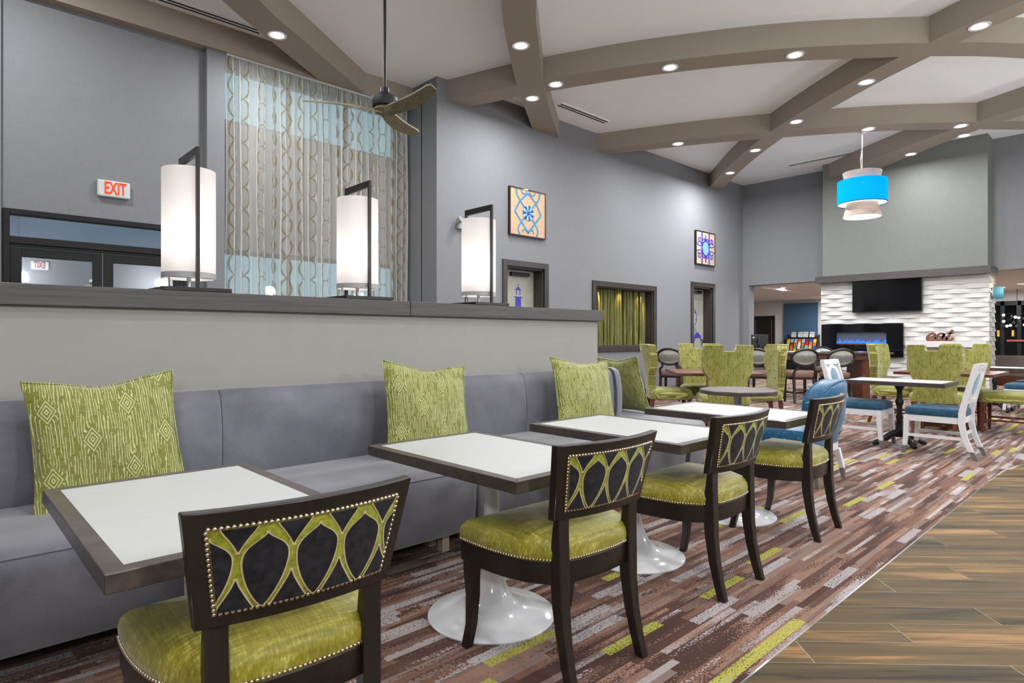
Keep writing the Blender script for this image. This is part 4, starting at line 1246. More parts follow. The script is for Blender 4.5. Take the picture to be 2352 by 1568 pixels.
# ---- green host chairs
def host_chair():
    t = thing('host_chair', '', 'chair', (0, 0, 0), 0, 'green upholstered host chairs')
    W = 0.305
    poly = [(-0.225, 0.42), (0.225, 0.42), (0.235, 0.70), (0.245, 0.755), (0.275, 0.80), (0.298, 0.825), (W, 0.86), (W, 1.14), (W - 0.01, 1.16), (0.088, 1.162), (0.078, 1.152), (0.074, 1.10), (0.062, 1.085), (-0.062, 1.085), (-0.074, 1.10), (-0.078, 1.152), (-0.088, 1.162), (-W + 0.01, 1.16), (-W, 1.14), (-W, 0.86), (-0.298, 0.825), (-0.275, 0.80), (-0.245, 0.755), (-0.235, 0.70)]
    def df(x, y, z):
        k = min(max((z - 0.55) / 0.4, 0), 1)
        return (x, y - 0.20 - (z - 0.42) * 0.17 + 0.09 * (abs(x) / W) ** 2.2 * k, z)
    me = slab(poly, -0.05, 0.05, [-0.27, -0.2, -0.14, -0.04, 0.04, 0.14, 0.2, 0.27], [0.52, 0.62, 0.76, 0.9, 1.0], df)
    me.shade_smooth(); me.set_sharp_from_angle(angle=R(50))
    back = put('backrest', me, 'boischair', t, bevel=0.014, seg=3)
    m = MB()
    for z, xs in ((1.0, (-0.16, 0.16)), (0.9, (-0.08, 0.08)), (0.8, (-0.16, 0, 0.16)), (0.7, (-0.08, 0.08))):
        for x in xs:
            p = df(x, 0.052, z); m.sphere(p, 0.012, 8, 4)
    m.build('buttons', 'boischair', back, smooth=60)
    def rr(k, z, dz=0.0):
        pts = []
        for i in range(40):
            a = 2 * PI * i / 40; c, s = math.cos(a), math.sin(a)
            pts.append((0.30 * k * math.copysign(abs(c) ** 0.3, c), 0.035 + 0.29 * k * math.copysign(abs(s) ** 0.3, s), z))
        return pts
    MB().loft([rr(0.97, 0.405), rr(1.0, 0.42), rr(1.01, 0.47), rr(0.985, 0.51), rr(0.90, 0.535), rr(0.6, 0.548), rr(0.02, 0.55)]).build('seat', 'boischair', t, smooth=60)
    m = MB(); q = rr(1.0, 0.413); 
    for i in range(40):
        a, b = Vector(q[i]), Vector(q[(i + 1) % 40])
        for k in range(max(1, int((b - a).length / 0.014))):
            m.sphere(a + (b - a) * k / max(1, int((b - a).length / 0.014)), 0.006, 5, 3)
    for s in (-1, 1):
        for yo in (-0.018, 0.022):
            z = 0.50
            while z < 1.15:
                hwid = W if z > 0.84 else (0.235 + max(0, (z - 0.70)) * 0.5)
                m.sphere(df(s * (hwid + 0.001), yo, z), 0.006, 5, 3); z += 0.016
    tag(m.build('nail_trim', 'nail', t, smooth=80), kind='stuff')
    for s in (-1, 1):
        MB().post([(s * 0.245, 0.275, 0.42, 0.024, 0.024), (s * 0.245, 0.28, 0.0, 0.015, 0.015)]).build('front_leg', 'walnut', t)
        MB().post([(s * 0.225, -0.215, 0.42, 0.024, 0.026), (s * 0.225, -0.235, 0.2, 0.021, 0.023), (s * 0.225, -0.30, 0.0, 0.016, 0.017)]).build('rear_leg', 'walnut', t, smooth=30)
    st = MB().box(-0.235, 0.235, 0.0, 0.025, 0.16, 0.185)
    for s in (-1, 1): st.box(s * 0.235 - 0.012, s * 0.235 + 0.012, -0.23, 0.27, 0.16, 0.185)
    st.build('stretcher', 'walnut', t)
    return t
hc = host_chair()
used = []
def place_host(cx, cy, heading, dist, label):
    """heading = world angle (deg) the chair faces; its back stands dist behind the centre"""
    h = R(heading); off = dist - 0.31
    loc = (cx - math.cos(h) * off, cy - math.sin(h) * off, 0)
    if not used:
        used.append(1); hc.location = loc; hc.rotation_euler = (0, 0, h - PI / 2); hc['label'] = label
    else: clone(hc, loc, h - PI / 2, label)
G1 = dl(8.65, 2.80); a1 = 40.7
place_host(G1[0], G1[1], a1, 1.0, 'green host chair with its back to the camera, behind the round table')
place_host(G1[0], G1[1], a1 + 180, 0.98, 'green host chair facing the camera below the narrow doorway')
place_host(G1[0], G1[1], a1 - 90, 0.93, 'green host chair in profile left, in front of the reed niche')
place_host(G1[0], G1[1], a1 + 90, 0.95, 'green host chair in profile right, before the bar stools')
G2 = (10.33, 2.05)
place_host(G2[0], G2[1], 0, 0.98, 'green host chair with its back to the camera, behind the pedestal table')
place_host(G2[0], G2[1], 180, 1.0, 'green host chair facing the camera below the white shelf')
place_host(G2[0], G2[1], -90, 0.98, 'green host chair in profile, in front of the fireplace')
place_host(G2[0], G2[1], 90, 0.98, 'green host chair at the right edge of the picture')
def square_table(c, rz, label):
    t = thing('square_table', label, 'table', (c[0], c[1], 0), rz, 'square walnut tables')
    MB().box(-0.56, 0.56, -0.56, 0.56, 0.745, 0.785).build('top', 'walnut', t, bevel=0.005)
    MB().post([(0, 0, 0.745, 0.06, 0.06), (0, 0, 0.06, 0.06, 0.06)]).build('pedestal', 'walnut', t)
    m = MB()
    m.box(-0.38, 0.38, -0.04, 0.04, 0.0, 0.06); m.box(-0.04, 0.04, -0.38, 0.38, 0.0, 0.059)
    m.build('cross_base', 'walnut', t)
square_table(G1, R(a1), 'square walnut table among the left green chairs')
square_table(G2, 0, 'square walnut table among the right green chairs')

# ---- white chairs with blue seats, cast-iron pedestal tables
def white_chair():
    t = thing('side_chair', '', 'chair', (0, 0, 0), 0, 'white side chairs with blue seats')
    def rr(k, z):
        pts = []
        for i in range(40):
            a = 2 * PI * i / 40; c, s = math.cos(a), math.sin(a)
            pts.append((0.245 * k * math.copysign(abs(c) ** 0.22, c), 0.02 + 0.265 * k * math.copysign(abs(s) ** 0.22, s), z))
        return pts
    MB().loft([rr(0.985, 0.425), rr(1.0, 0.435), rr(1.0, 0.475), rr(0.965, 0.502), rr(0.8, 0.516), rr(0.4, 0.522), rr(0.02, 0.522)]).build('seat', 'blueseat', t, smooth=50)
    MB().loft([rr(0.975, 0.358), rr(0.975, 0.426)]).build('apron', 'whitewood', t, smooth=40)
    for s in (-1, 1):
        l = MB().post([(s * 0.222, 0.255, 0.42, 0.024, 0.026), (s * 0.222, 0.262, 0.22, 0.022, 0.023), (s * 0.222, 0.275, 0.085, 0.020, 0.020)]).build('front_leg', 'whitewood', t, smooth=30)
        MB().post([(s * 0.222, 0.275, 0.085, 0.020, 0.020), (s * 0.222, 0.288, 0.0, 0.017, 0.017)]).build('leg_tip', 'sock', l)
        l = MB().post([(s * 0.222, -0.315, 0.085, 0.020, 0.023), (s * 0.222, -0.262, 0.22, 0.021, 0.025), (s * 0.222, -0.235, 0.36, 0.022, 0.028), (s * 0.222, -0.238, 0.48, 0.022, 0.028), (s * 0.222, -0.278, 0.66, 0.021, 0.026), (s * 0.222, -0.36, 0.985, 0.020, 0.022)]).build('rear_leg', 'whitewood', t, smooth=30)
        MB().post([(s * 0.222, -0.315, 0.085, 0.020, 0.023), (s * 0.222, -0.36, 0.0, 0.018, 0.019)]).build('leg_tip', 'sock', l)
        MB().box(s * 0.222 - 0.012, s * 0.222 + 0.012, -0.25, 0.255, 0.19, 0.22).build('stretcher', 'whitewood', t)
    MB().box(-0.21, 0.21, -0.25, -0.225, 0.235, 0.262).build('stretcher', 'whitewood', t)
    def yl(z): return -0.278 - (z - 0.66) * 0.252
    def pl(x, y, z): return (x, yl(z) + y, z)
    for nm, za, zb in (('top_rail', 0.925, 0.985), ('lower_rail', 0.56, 0.605)):
        m = MB().box(-0.205, 0.205, -0.014, 0.014, za, zb); m.v = [pl(*p) for p in m.v]; m.build(nm, 'whitewood', t)
    m = MB(); n = 32; zc = 0.765; q = []
    for i in range(n):
        a = 2 * PI * i / n
        o_ = (0.185 * math.cos(a), 0.165 * math.sin(a)); n_ = (0.115 * math.cos(a), 0.115 * math.sin(a))
        q.append([pl(o_[0], -0.013, zc + o_[1]), pl(o_[0], 0.013, zc + o_[1]), pl(n_[0], 0.013, zc + n_[1]), pl(n_[0], -0.013, zc + n_[1])])
    q.append(q[0]); m.loft(q, caps=False); m.build('oval_ring', 'whitewood', t, smooth=35)
    m = MB(); m.loft([[pl(0.114 * math.cos(2 * PI * i / n) * k, y, zc + 0.114 * math.sin(2 * PI * i / n) * k) for i in range(n)] for y, k in ((-0.02, 0.4), (-0.016, 0.85), (-0.008, 1.0), (0.008, 1.0), (0.016, 0.85), (0.02, 0.4))])
    m.build('oval_pad', 'bluedisc', t, smooth=60)
    return t
wc = white_chair(); wc.location = (7.96, 1.68, 0); wc['label'] = 'white side chair with blue seat, in profile right of the pedestal table'
clone(wc, (8.10, 2.50, 0), PI, 'white side chair with blue seat, left of the pedestal table')
clone(wc, (12.86, 1.52, 0), R(0), 'white side chair mostly hidden behind the rightmost green chair')
clone(wc, (13.75, 1.50, 0), R(0), 'white side chair farthest right, behind the other hidden one')
def pedestal_table(loc, z, label):
    t = thing('pedestal_table', label, 'table', loc, 0, 'cast iron pedestal tables')
    hx, hy, th, w = 0.325, 0.51, 0.045, 0.04
    MB().box(-hx + w, hx - w, -hy + w, hy - w, z - 0.03, z - 0.0008).build('top_panel', 'laminate', t)
    o = [(-hx, -hy), (hx, -hy), (hx, hy), (-hx, hy)]; i_ = [(-hx + w, -hy + w), (hx - w, -hy + w), (hx - w, hy - w), (-hx + w, hy - w)]
    for k in range(4):
        MB().prism([o[k], o[(k + 1) % 4], i_[(k + 1) % 4], i_[k]], z - th, z).build('edge_strip', 'edge', t, bevel=0.003)
    MB().lathe([(0.05, 0.10), (0.055, 0.16), (0.035, 0.20), (0.032, 0.30), (0.04, 0.33), (0.028, 0.36), (0.03, 0.46), (0.042, 0.49), (0.042, 0.52), (0.03, 0.55), (0.028, 0.64), (0.055, 0.69), (0.09, z - th)], 20).build('column', 'castiron', t, smooth=40)
    for k in range(4):
        a = R(45 + 90 * k); c, s = math.cos(a), math.sin(a)
        p = [(c * r, s * r, zz) for r, zz in ((0.03, 0.15), (0.09, 0.135), (0.16, 0.095), (0.22, 0.055), (0.27, 0.035), (0.30, 0.022))]
        MB().tube(p, [0.04, 0.036, 0.03, 0.026, 0.032, 0.02], 10).build('claw_foot', 'castiron', t, smooth=60)
pedestal_table((8.22, 2.13, 0), 0.757, 'white topped table on a black claw-foot pedestal')
pedestal_table((13.2, 2.0, 0), 0.75, 'far white topped pedestal table at the right edge')

# ---- communal table and oval back stools
cr = R(46.68 - 90)
cx, cy = dl(12.95, 5.55)
t = thing('communal_table', 'long tall communal table with walnut apron before the fireplace', 'table', (cx, cy, 0), cr)
MB().box(-2.2, 2.2, -0.45, 0.45, 0.915, 0.955).build('top', 'edge', t, bevel=0.006)
m = MB(); m.box(-2.05, 2.05, -0.36, -0.33, 0.80, 0.915); m.box(-2.05, 2.05, 0.33, 0.36, 0.80, 0.915); m.box(-2.05, -2.02, -0.33, 0.33, 0.80, 0.915); m.box(2.02, 2.05, -0.33, 0.33, 0.80, 0.915)
m.build('apron', 'walnut', t)
for x in (-1.95, 0.0, 1.72):
    MB().box(x - 0.08, x + 0.08, -0.30, 0.30, 0.0, 0.80).build('leg', 'walnut', t, bevel=0.005)
def stool():
    t = thing('bar_stool', '', 'stool', (0, 0, 0), 0, 'oval back bar stools')
    def rr(k, z):
        pts = []
        for i in range(28):
            a = 2 * PI * i / 28; c, s = math.cos(a), math.sin(a)
            pts.append((0.225 * k * math.copysign(abs(c) ** 0.35, c), 0.215 * k * math.copysign(abs(s) ** 0.35, s), z))
        return pts
    MB().loft([rr(0.97, 0.50), rr(1.0, 0.515), rr(1.0, 0.56), rr(0.94, 0.59), rr(0.6, 0.602), rr(0.02, 0.604)]).build('seat', 'leather', t, smooth=50)
    MB().loft([rr(0.96, 0.455), rr(0.96, 0.50)]).build('seat_rail', 'espresso', t, smooth=40)
    for s in (-1, 1):
        MB().post([(s * 0.19, 0.18, 0.47, 0.022, 0.022), (s * 0.195, 0.19, 0.0, 0.016, 0.016)]).build('front_leg', 'espresso', t)
        MB().post([(s * 0.19, -0.185, 0.48, 0.022, 0.022), (s * 0.19, -0.205, 0.24, 0.019, 0.019), (s * 0.20, -0.25, 0.0, 0.016, 0.016)]).build('rear_leg', 'espresso', t)
        m = MB(); m.tube([(s * 0.185, -0.185, 0.46), (s * 0.20, -0.20, 0.56), (s * 0.195, -0.225, 0.62), (s * 0.145, -0.24, 0.67), (s * 0.13, -0.25, 0.71), (s * 0.15, -0.26, 0.76)], 0.021, 8)
        m.build('back_post', 'espresso', t, smooth=50)
    f = MB()
    for za, (y0, y1) in ((0.19, (-0.21, 0.19)), ): 
        for s in (-1, 1): f.box(s * 0.192 - 0.01, s * 0.192 + 0.01, y0, y1, za, za + 0.03)
    f.box(-0.19, 0.19, 0.175, 0.195, 0.17, 0.20); f.box(-0.19, 0.19, -0.225, -0.205, 0.19, 0.22); f.box(-0.19, 0.19, -0.222, -0.205, 0.25, 0.275)
    f.build('foot_rail', 'espresso', t)
    n = 36; q = []
    for i in range(n + 1):
        a = 2 * PI * i / n
        q.append((0.245 * math.cos(a), -0.27 - 0.06 * math.sin(a) * 0.5 + 0.05 * math.cos(a) ** 2, 0.875 + 0.155 * math.sin(a)))
    MB().tube(q, 0.024, 8, False).build('oval_frame', 'espresso', t, smooth=60)
    m = MB()
    m.loft([[(0.235 * k * math.cos(2 * PI * i / n), y - 0.03 * math.sin(2 * PI * i / n) * k + 0.05 * (k * math.cos(2 * PI * i / n)) ** 2, 0.875 + 0.145 * k * math.sin(2 * PI * i / n)) for i in range(n)] for k, y in ((0.02, -0.262), (0.6, -0.262), (1.0, -0.268), (0.6, -0.275), (0.02, -0.275))])
    m.build('cane_panel', 'silver', t, smooth=60)
    m = MB()
    for i in range(-9, 10):
        x = i * 0.0225; h = 0.135 * math.sqrt(max(0, 1 - (x / 0.225) ** 2)) * 0.62
        if h > 0.02: m.box(x - 0.0045, x + 0.0045, -0.284 + 0.05 * (x / 0.245) ** 2, -0.276 + 0.05 * (x / 0.245) ** 2, 0.865 - h, 0.865 + h)
    tag(m.build('cane_strips', 'sock', t), kind='stuff')
    return t
st = stool()
SP = [(dl(11.85, (1836 - 1176) / 1416 * 11.85), cr, 'oval back bar stool before the brochure rack, seen from behind'),
      (dl(11.75, (1918 - 1176) / 1416 * 11.75), cr, 'oval back bar stool nearest the fireplace, seen from behind'),
      (dl(12.1, (1748 - 1176) / 1416 * 12.1), cr - R(38), 'oval back bar stool turned away, beside the right green chair'),
      (dl(12.4, (1545 - 1176) / 1416 * 12.4), cr - R(30), 'oval back bar stool at the left end of the communal table'),
      (dl(13.85, (1903 - 1176) / 1416 * 13.85), cr + PI, 'oval back bar stool on the far side of the communal table')]
for k, (p, rz, lb) in enumerate(SP):
    if k == 0: st.location = (p[0], p[1], 0); st.rotation_euler = (0, 0, rz); st['label'] = lb
    else: clone(st, (p[0], p[1], 0), rz, lb)
# ================================================================== SMALLER THINGS
# pictures
def frame_pic(x0, x1, z0, z1, label, canvas):
    t = thing('framed_picture', label, 'picture', ((x0 + x1) / 2, YW - 0.001, (z0 + z1) / 2), 0)
    w, h = (x1 - x0) / 2, (z1 - z0) / 2; b = 0.022
    f = MB(); f.box(-w, -w + b, -0.055, 0, -h, h); f.box(w - b, w, -0.055, 0, -h, h); f.box(-w + b, w - b, -0.055, 0, -h, -h + b); f.box(-w + b, w - b, -0.055, 0, h - b, h)
    f.build('frame', 'espresso', t)
    c = MB().box(-w + b, w - b, -0.045, -0.005, -h + b, h - b).build('canvas', canvas, t)
    return t, w - b, h - b
def canvas_mat(name, stops, sc):
    g = Gr(name); co = g.coord()
    n1 = g.noise(g.scale(co, sc), 1.0, 4.0, 0.6)
    g.bsdf(g.ramp(n1, stops), 0.5)
    return g.done()
peach = canvas_mat('peach_canvas', [(0.3, rgb(192, 142, 122)), (0.5, rgb(196, 160, 128)), (0.62, rgb(184, 158, 114)), (0.72, rgb(112, 136, 84))], (3, 3, 4))
t, w, h = frame_pic(7.33, 8.24, 3.05, 3.90, 'framed painting of blue wrought-iron lattice on peach', peach)
ST = plain('paint_steel_blue', rgb(38, 128, 170), 0.5, 0.3, (14, 14, 14)); DB = plain('paint_deep_blue', rgb(12, 50, 150), 0.5, 0.3, (20, 20, 20)); PB = plain('paint_pale_blue', rgb(120, 185, 205), 0.5, 0.2, (20, 20, 20))
y0, y1 = -0.049, -0.044
m = MB()
for s in (-1, 1):
    ribbon(m, [(0, h - 0.05), (s * 0.20, 0.20), (s * 0.33, 0.0)], 0.034, y0, y1, 1)
    ribbon(m, [(s * 0.33, 0.0), (s * 0.17, -0.17), (0, -h + 0.06)], 0.034, y0 - 0.001, y1, 1)
    ribbon(m, [(s * 0.30, h), (s * 0.28, 0.30), (s * 0.20, 0.20), (s * 0.10, 0.10)], 0.03, y0 - 0.002, y1, 5)
    ribbon(m, [(s * 0.10, -0.10), (s * 0.17, -0.17), (s * 0.25, -0.30), (s * 0.21, -h)], 0.03, y0 - 0.002, y1, 5)
    ribbon(m, [(s * 0.03, h), (s * 0.06, h - 0.06), (s * 0.13, h - 0.07), (s * 0.18, h - 0.02)], 0.02, y0 - 0.003, y1, 5)
    ribbon(m, [(0, -h + 0.05), (s * 0.07, -h + 0.11), (s * 0.13, -h + 0.09), (s * 0.14, -h + 0.04)], [0.035, 0.012], y0 - 0.003, y1, 5)
m.build('lattice_print', ST, t)
m = MB(); m2 = MB()
for k in range(14):
    a = 2 * PI * k / 14; c_, s_ = math.cos(a), math.sin(a)
    ribbon(m if k % 2 else m2, [(c_ * 0.02, s_ * 0.02), (c_ * 0.08, s_ * 0.08), (c_ * 0.135, s_ * 0.135)], [0.012, 0.058], y0 - 0.006, y1 - 0.002, 2)
m.build('rosette_print', DB, t); m2.build('rosette_print', PB, t)
m = MB().lathe([(0.035, 0), (0.03, 0.006), (0.001, 0.008)], 14); o = m.build('rosette_centre', DB, t); o.rotation_euler = (R(90), 0, 0); o.location = (0, y0 - 0.005, 0)

cream = canvas_mat('cream_canvas', [(0.3, rgb(160, 160, 156)), (0.5, rgb(186, 170, 150)), (0.66, rgb(196, 150, 100))], (2, 2, 3))
t, w, h = frame_pic(13.53, 14.45, 3.04, 3.87, 'framed painting of deep blue scroll ironwork on cream', cream)
BL = plain('paint_ultramarine', rgb(40, 34, 168), 0.5, 0.2, (14, 14, 14)); AQ = plain('paint_aqua', rgb(120, 165, 190), 0.5, 0.25, (9, 9, 9))
m = MB().lathe([(0.001, 0), (0.17, 0.0), (0.17, 0.002)], 24); o = m.build('medallion_print', AQ, t); o.rotation_euler = (R(90), 0, 0); o.location = (0, -0.046, 0.0)
m = MB()
for s in (-1, 1):
    ribbon(m, [(s * 0.17, -h), (s * 0.17, h)], 0.045, y0, y1, 1)
    for q in (-1, 1):
        ribbon(m, [(s * 0.20, q * 0.10), (s * 0.27, q * 0.16), (s * 0.36, q * 0.12), (s * 0.34, q * 0.22), (s * 0.25, q * 0.24), (s * 0.28, q * 0.17)], 0.024, y0 - 0.001, y1, 4)
        ribbon(m, [(s * 0.19, q * 0.06), (s * 0.3, q * 0.05), (s * 0.42, q * 0.09)], 0.02, y0 - 0.001, y1, 4)
        ribbon(m, [(s * 0.14, q * 0.19), (s * 0.07, q * 0.24), (s * 0.03, q * 0.20), (0, q * 0.27), (0, q * 0.34)], 0.024, y0 - 0.002, y1, 4)
ribbon(m, [(0.17 * math.cos(2 * PI * k / 24), 0.185 * math.sin(2 * PI * k / 24)) for k in range(25)], 0.03, y0 - 0.003, y1, 2)
m.build('scroll_print', BL, t)

# television, fireplace insert, shelf and lettering
FX = BX - 0.001
t = thing('television', 'black flat television mounted on the white stone', 'television', (FX - 0.03, 4.245, 2.21))
MB().box(-0.055, 0.0, -0.685, 0.685, -0.395, 0.395).build('bezel', 'plastic', t, bevel=0.004)
MB().box(-0.057, -0.054, -0.668, 0.668, -0.375, 0.380).build('screen', 'gloss', t)
MB().box(0.0, 0.06, -0.2, 0.2, -0.15, 0.15).build('wall_mount', 'blackmetal', t)
t = thing('electric_fireplace', 'wide black electric fireplace with blue flames', 'fireplace', (FX - 0.03, 4.755, 1.19))
fw, fh, vw, vh0, vh1 = 0.845, 0.37, 0.52, -0.10, 0.19
m = MB(); m.box(-0.06, 0.0, -fw, -vw, -fh, fh); m.box(-0.06, 0.0, vw, fw, -fh, fh); m.box(-0.06, 0.0, -vw, vw, -fh, vh0); m.box(-0.06, 0.0, -vw, vw, vh1, fh)
m.build('glass_front', 'gloss', t)
MB().box(-0.005, 0.03, -vw, vw, vh0, vh1).build('firebox', plain('firebox_grey', rgb(80, 84, 96), 0.3), t)
m = MB()
for k in range(46):
    y = -vw + 0.02 + (2 * vw - 0.04) * k / 45; hgt = random.uniform(0.03, 0.11)
    m.loft([[(-0.03 + 0.012 * math.cos(a), y + 0.018 * kk * math.sin(a), vh0 + 0.03 + hgt * zz) for a in (0, PI / 2, PI, 1.5 * PI)] for zz, kk in ((0, 0.8), (0.3, 1.0), (0.7, 0.5), (1.0, 0.05))])
tag(m.build('flames', 'flame', t), kind='stuff')
m = MB()
for k in range(60): m.sphere((-0.03, -vw + 0.02 + (2 * vw - 0.04) * k / 59, vh0 + 0.015), random.uniform(0.008, 0.018), 5, 3)
tag(m.build('ember_bed', 'ember', t), kind='stuff')
L = bpy.data.lights.new('flame_glow', 'AREA'); L.shape = 'RECTANGLE'; L.size = 0.9; L.size_y = 0.1; L.energy = 3; L.color = (0.1, 0.25, 1.0)
o = bpy.data.objects.new('flame_glow', L); COL.objects.link(o); o.parent = t; o.location = (-0.045, 0, vh0 + 0.05); o.rotation_euler = (0, R(90), 0)
t = thing('wall_shelf', 'thick white floating shelf on the stone wall', 'shelf', (FX, 3.15, 1.10))
MB().box(-0.16, 0.0, -0.70, 0.70, -0.05, 0.075).build('board', 'trimwhite', t, bevel=0.004)
t = thing('word_sign', 'brown cut-out script word eat on the white shelf', 'sign', (FX - 0.09, 3.24, 1.176), -PI / 2)
k = 0.245 / 0.44
def stroke(pts, w_=0.042):
    m = MB(); ribbon(m, [(x * k, z * k) for x, z in pts], w_, -0.018, 0.018, 5); return m
# script letters drawn in a local x,z plane
stroke([(-0.36, 0.10), (-0.22, 0.17), (-0.16, 0.24), (-0.22, 0.285), (-0.32, 0.25), (-0.40, 0.15), (-0.40, 0.055), (-0.32, 0.025), (-0.22, 0.06), (-0.12, 0.14)]).build('letter_e', 'eatwood', t)
stroke([(0.14, 0.27), (0.02, 0.285), (-0.08, 0.21), (-0.12, 0.10), (-0.08, 0.03), (0.0, 0.05), (0.08, 0.15), (0.14, 0.27), (0.10, 0.12), (0.10, 0.035), (0.16, 0.04), (0.24, 0.13)]).build('letter_a', 'eatwood', t)
m = stroke([(0.40, 0.42), (0.30, 0.25), (0.23, 0.10), (0.24, 0.035), (0.32, 0.035), (0.40, 0.10), (0.42, 0.13)], 0.046); ribbon(m, [(0.20 * k, 0.30 * k), (0.44 * k, 0.30 * k)], 0.026, -0.018, 0.018, 1)
m.build('letter_t', 'eatwood', t)
# wall sconce on the side of the stone
t = thing('wall_sconce', 'blue shaded wall sconce on the stone end', 'wall light', (15.93, BY0 - 0.0, 2.17))
MB().box(-0.05, 0.05, -0.03, 0.0, -0.09, 0.09).build('back_plate', 'steel', t)
n = 20
m = MB(); m.loft([[(0.14 * math.cos(PI + PI * i / n), -0.01 + 0.15 * math.sin(PI + PI * i / n), z) for i in range(n + 1)] for z in (-0.12, 0.12)], caps=False, closed=False)
m.build('shade', 'sconceshade', t, smooth=50)
MB().sphere((0, -0.07, 0), 0.03, 10, 6).build('bulb', 'bulb', t)
L = bpy.data.lights.new('sconce_bulb', 'POINT'); L.energy = 4; L.color = (1, 0.72, 0.42); L.shadow_soft_size = 0.03
o = bpy.data.objects.new('sconce_bulb', L); COL.objects.link(o); o.parent = t; o.location = (0, -0.08, 0.05)

# things on the communal table
tb = (cx, cy)
def on_table(d, px): return dl(d, (px - 1176) / 1416 * d)
p = on_table(13.1, 1746)
t = thing('computer_monitor', 'black computer monitor seen from behind on the communal table', 'monitor', (p[0], p[1], 0.956), cr + R(8))
MB().box(-0.19, 0.19, 0.0, 0.03, 0.10, 0.36).build('screen_back', 'plastic', t, bevel=0.006)
MB().box(-0.07, 0.07, -0.03, 0.0, 0.15, 0.27).build('arm_bracket', 'plastic', t)
MB().box(-0.17, -0.13, -0.002, 0.0, 0.28, 0.31).build('sticker', 'laminate', t)
MB().box(-0.03, 0.03, -0.02, 0.005, 0.01, 0.16).build('neck', 'plastic', t)
MB().box(-0.12, 0.12, -0.08, 0.08, 0.0, 0.012).build('foot', 'plastic', t)
p = on_table(12.9, 1764); tag(MB().box(-0.07, 0.07, -0.05, 0.05, 0, 0.10).build('box', plain('card_yellow', rgb(175, 172, 50), 0.6), bevel=0.003), 'small yellow box beside the monitor', 'box')
bpy.data.objects['box'].location = (p[0], p[1], 0.956); bpy.data.objects['box'].rotation_euler = (0, 0, cr)
for px, lb in ((1696, 'white papers left of the monitor'), (1822, 'white papers behind the bar stool')):
    p = on_table(12.75, px)
    m = MB(); m.box(-0.13, 0.13, -0.12, 0.12, 0, 0.006); m.box(-0.09, 0.16, -0.10, 0.13, 0.006, 0.012)
    o = tag(m.build('paper_stack', 'laminate'), lb, 'papers', 'papers on the communal table'); o.location = (p[0], p[1], 0.956); o.rotation_euler = (0, 0, cr)
p = on_table(12.8, 1742)
t = thing('keyboard', 'black keyboard in front of the monitor', 'keyboard', (p[0], p[1], 0.956), cr)
MB().box(-0.2, 0.2, -0.06, 0.06, 0, 0.02).build('keyboard_body', 'plastic', t)

# brochure rack with leaflets
t = thing('brochure_rack', 'black tiered brochure rack before the blue wall', 'rack', (24.75, 9.78, 0))
m = MB()
for y in (-0.60, 0.575): m.prism_y([(-0.35, 0.0), (0.3, 0.0), (0.3, 1.36), (0.18, 1.36)], y, y + 0.025)
m.build('side_panel', 'black', t)
MB().prism_y([(-0.33, 0.02), (0.27, 0.02), (0.27, 1.30), (0.17, 1.30)], -0.575, 0.575).build('tier_block', 'plastic', t)
MB().box(-0.40, -0.37, -0.08, 0.08, 0.22, 0.30).build('tag_plate', 'laminate', t)
cols = [rgb(190, 40, 40), rgb(215, 215, 210), rgb(60, 80, 160), rgb(215, 190, 60), rgb(200, 110, 50), rgb(80, 140, 80), rgb(170, 180, 200), rgb(120, 50, 60)]
LM = [plain('leaflet_print_%d' % i, c, 0.45, 0.45, (1, 14, 14)) for i, c in enumerate(cols)]
lmesh = {}
for i in range(len(LM)):
    me = MB().box(-0.004, 0.004, -0.055, 0.055, 0, 0.15).mesh('leaflet'); me.materials.append(LM[i]); lmesh[i] = me
rr_ = random.Random(4)
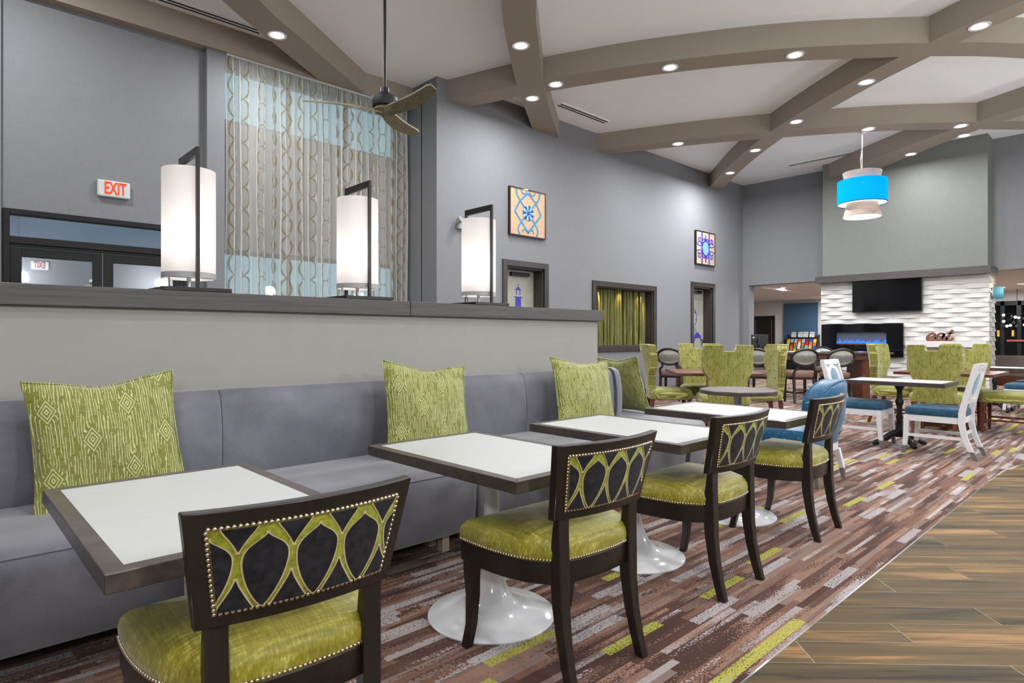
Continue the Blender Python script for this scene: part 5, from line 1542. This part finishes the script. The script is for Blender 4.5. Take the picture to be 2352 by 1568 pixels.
for r_ in range(6):
    z = 0.42 + r_ * 0.125; x = 24.75 - 0.33 + (z - 0.02) / 1.28 * 0.5 - 0.045
    for c_ in range(8):
        o = put('leaflet', lmesh[rr_.randrange(8)], None); o.location = (x, 9.78 + 0.5 - c_ * 0.143, z); o.rotation_euler = (0, R(21), 0)
        tag(o, 'small colourful leaflet in the brochure rack', 'leaflet', 'leaflets in the brochure rack')
for k, y in enumerate((10.12, 9.86, 9.66, 9.42)):
    me = MB().box(-0.005, 0.005, -0.09, 0.09, 0, 0.21).mesh('magazine'); me.materials.append(plain('magazine_print_%d' % k, rgb(196, 196, 192), 0.4, 0.5, (1, 9, 9)))
    o = put('magazine', me, None); o.location = (24.88, y, 1.26); o.rotation_euler = (0, R(12), 0)
    tag(o, ['leftmost of four pale magazines on top of the brochure rack', 'second of four pale magazines on top of the brochure rack', 'third of four pale magazines on top of the brochure rack', 'rightmost of four pale magazines on top of the brochure rack'][k], 'magazine', 'magazines on the brochure rack')

# chandelier standing in for globe reflections in the dark lobby glass, low sofa below it
t = thing('chandelier', 'chandelier of small glowing globes standing in for reflections in the dark lobby door', 'chandelier', (24.4, 3.15, 1.75))
MB().tube([(0, 0, 0.15), (0, 0, 0.99)], 0.01, 6).build('stem', 'blackmetal', t)
for k in range(10):
    a = 2 * PI * k / 10; rr0 = 0.33 if k % 2 else 0.36; z = (0.12, -0.12, 0.2, 0.0, -0.15)[k % 5]
    q = (0.3 * math.cos(a), rr0 * math.sin(a), z)
    ar = MB().tube([(0, 0, 0.18), (q[0] * 0.6, q[1] * 0.6, z + 0.05), q], 0.006, 5).build('arm', 'blackmetal', t)
    MB().sphere(q, 0.042, 10, 6).build('globe', 'diffuser', ar, smooth=80)
px0 = dl(13.6, (2322 - 1176) / 1416 * 13.6)
t = thing('bench_seat', 'grey bench with rust base beyond the right tables', 'bench', (17.3, 2.25, 0), R(90))
MB().box(-0.7, 0.7, -0.3, 0.3, 0.20, 0.40).build('base', 'walnut', t)
MB().box(-0.7, 0.7, -0.3, 0.3, 0.40, 0.50).build('seat_cushion', plain('taupe_fabric', rgb(104, 94, 84), 0.7), t, bevel=0.02)
MB().box(-0.7, 0.7, 0.18, 0.32, 0.50, 0.86).build('back_cushion', plain('taupe_back', rgb(112, 100, 90), 0.7), t, bevel=0.03)
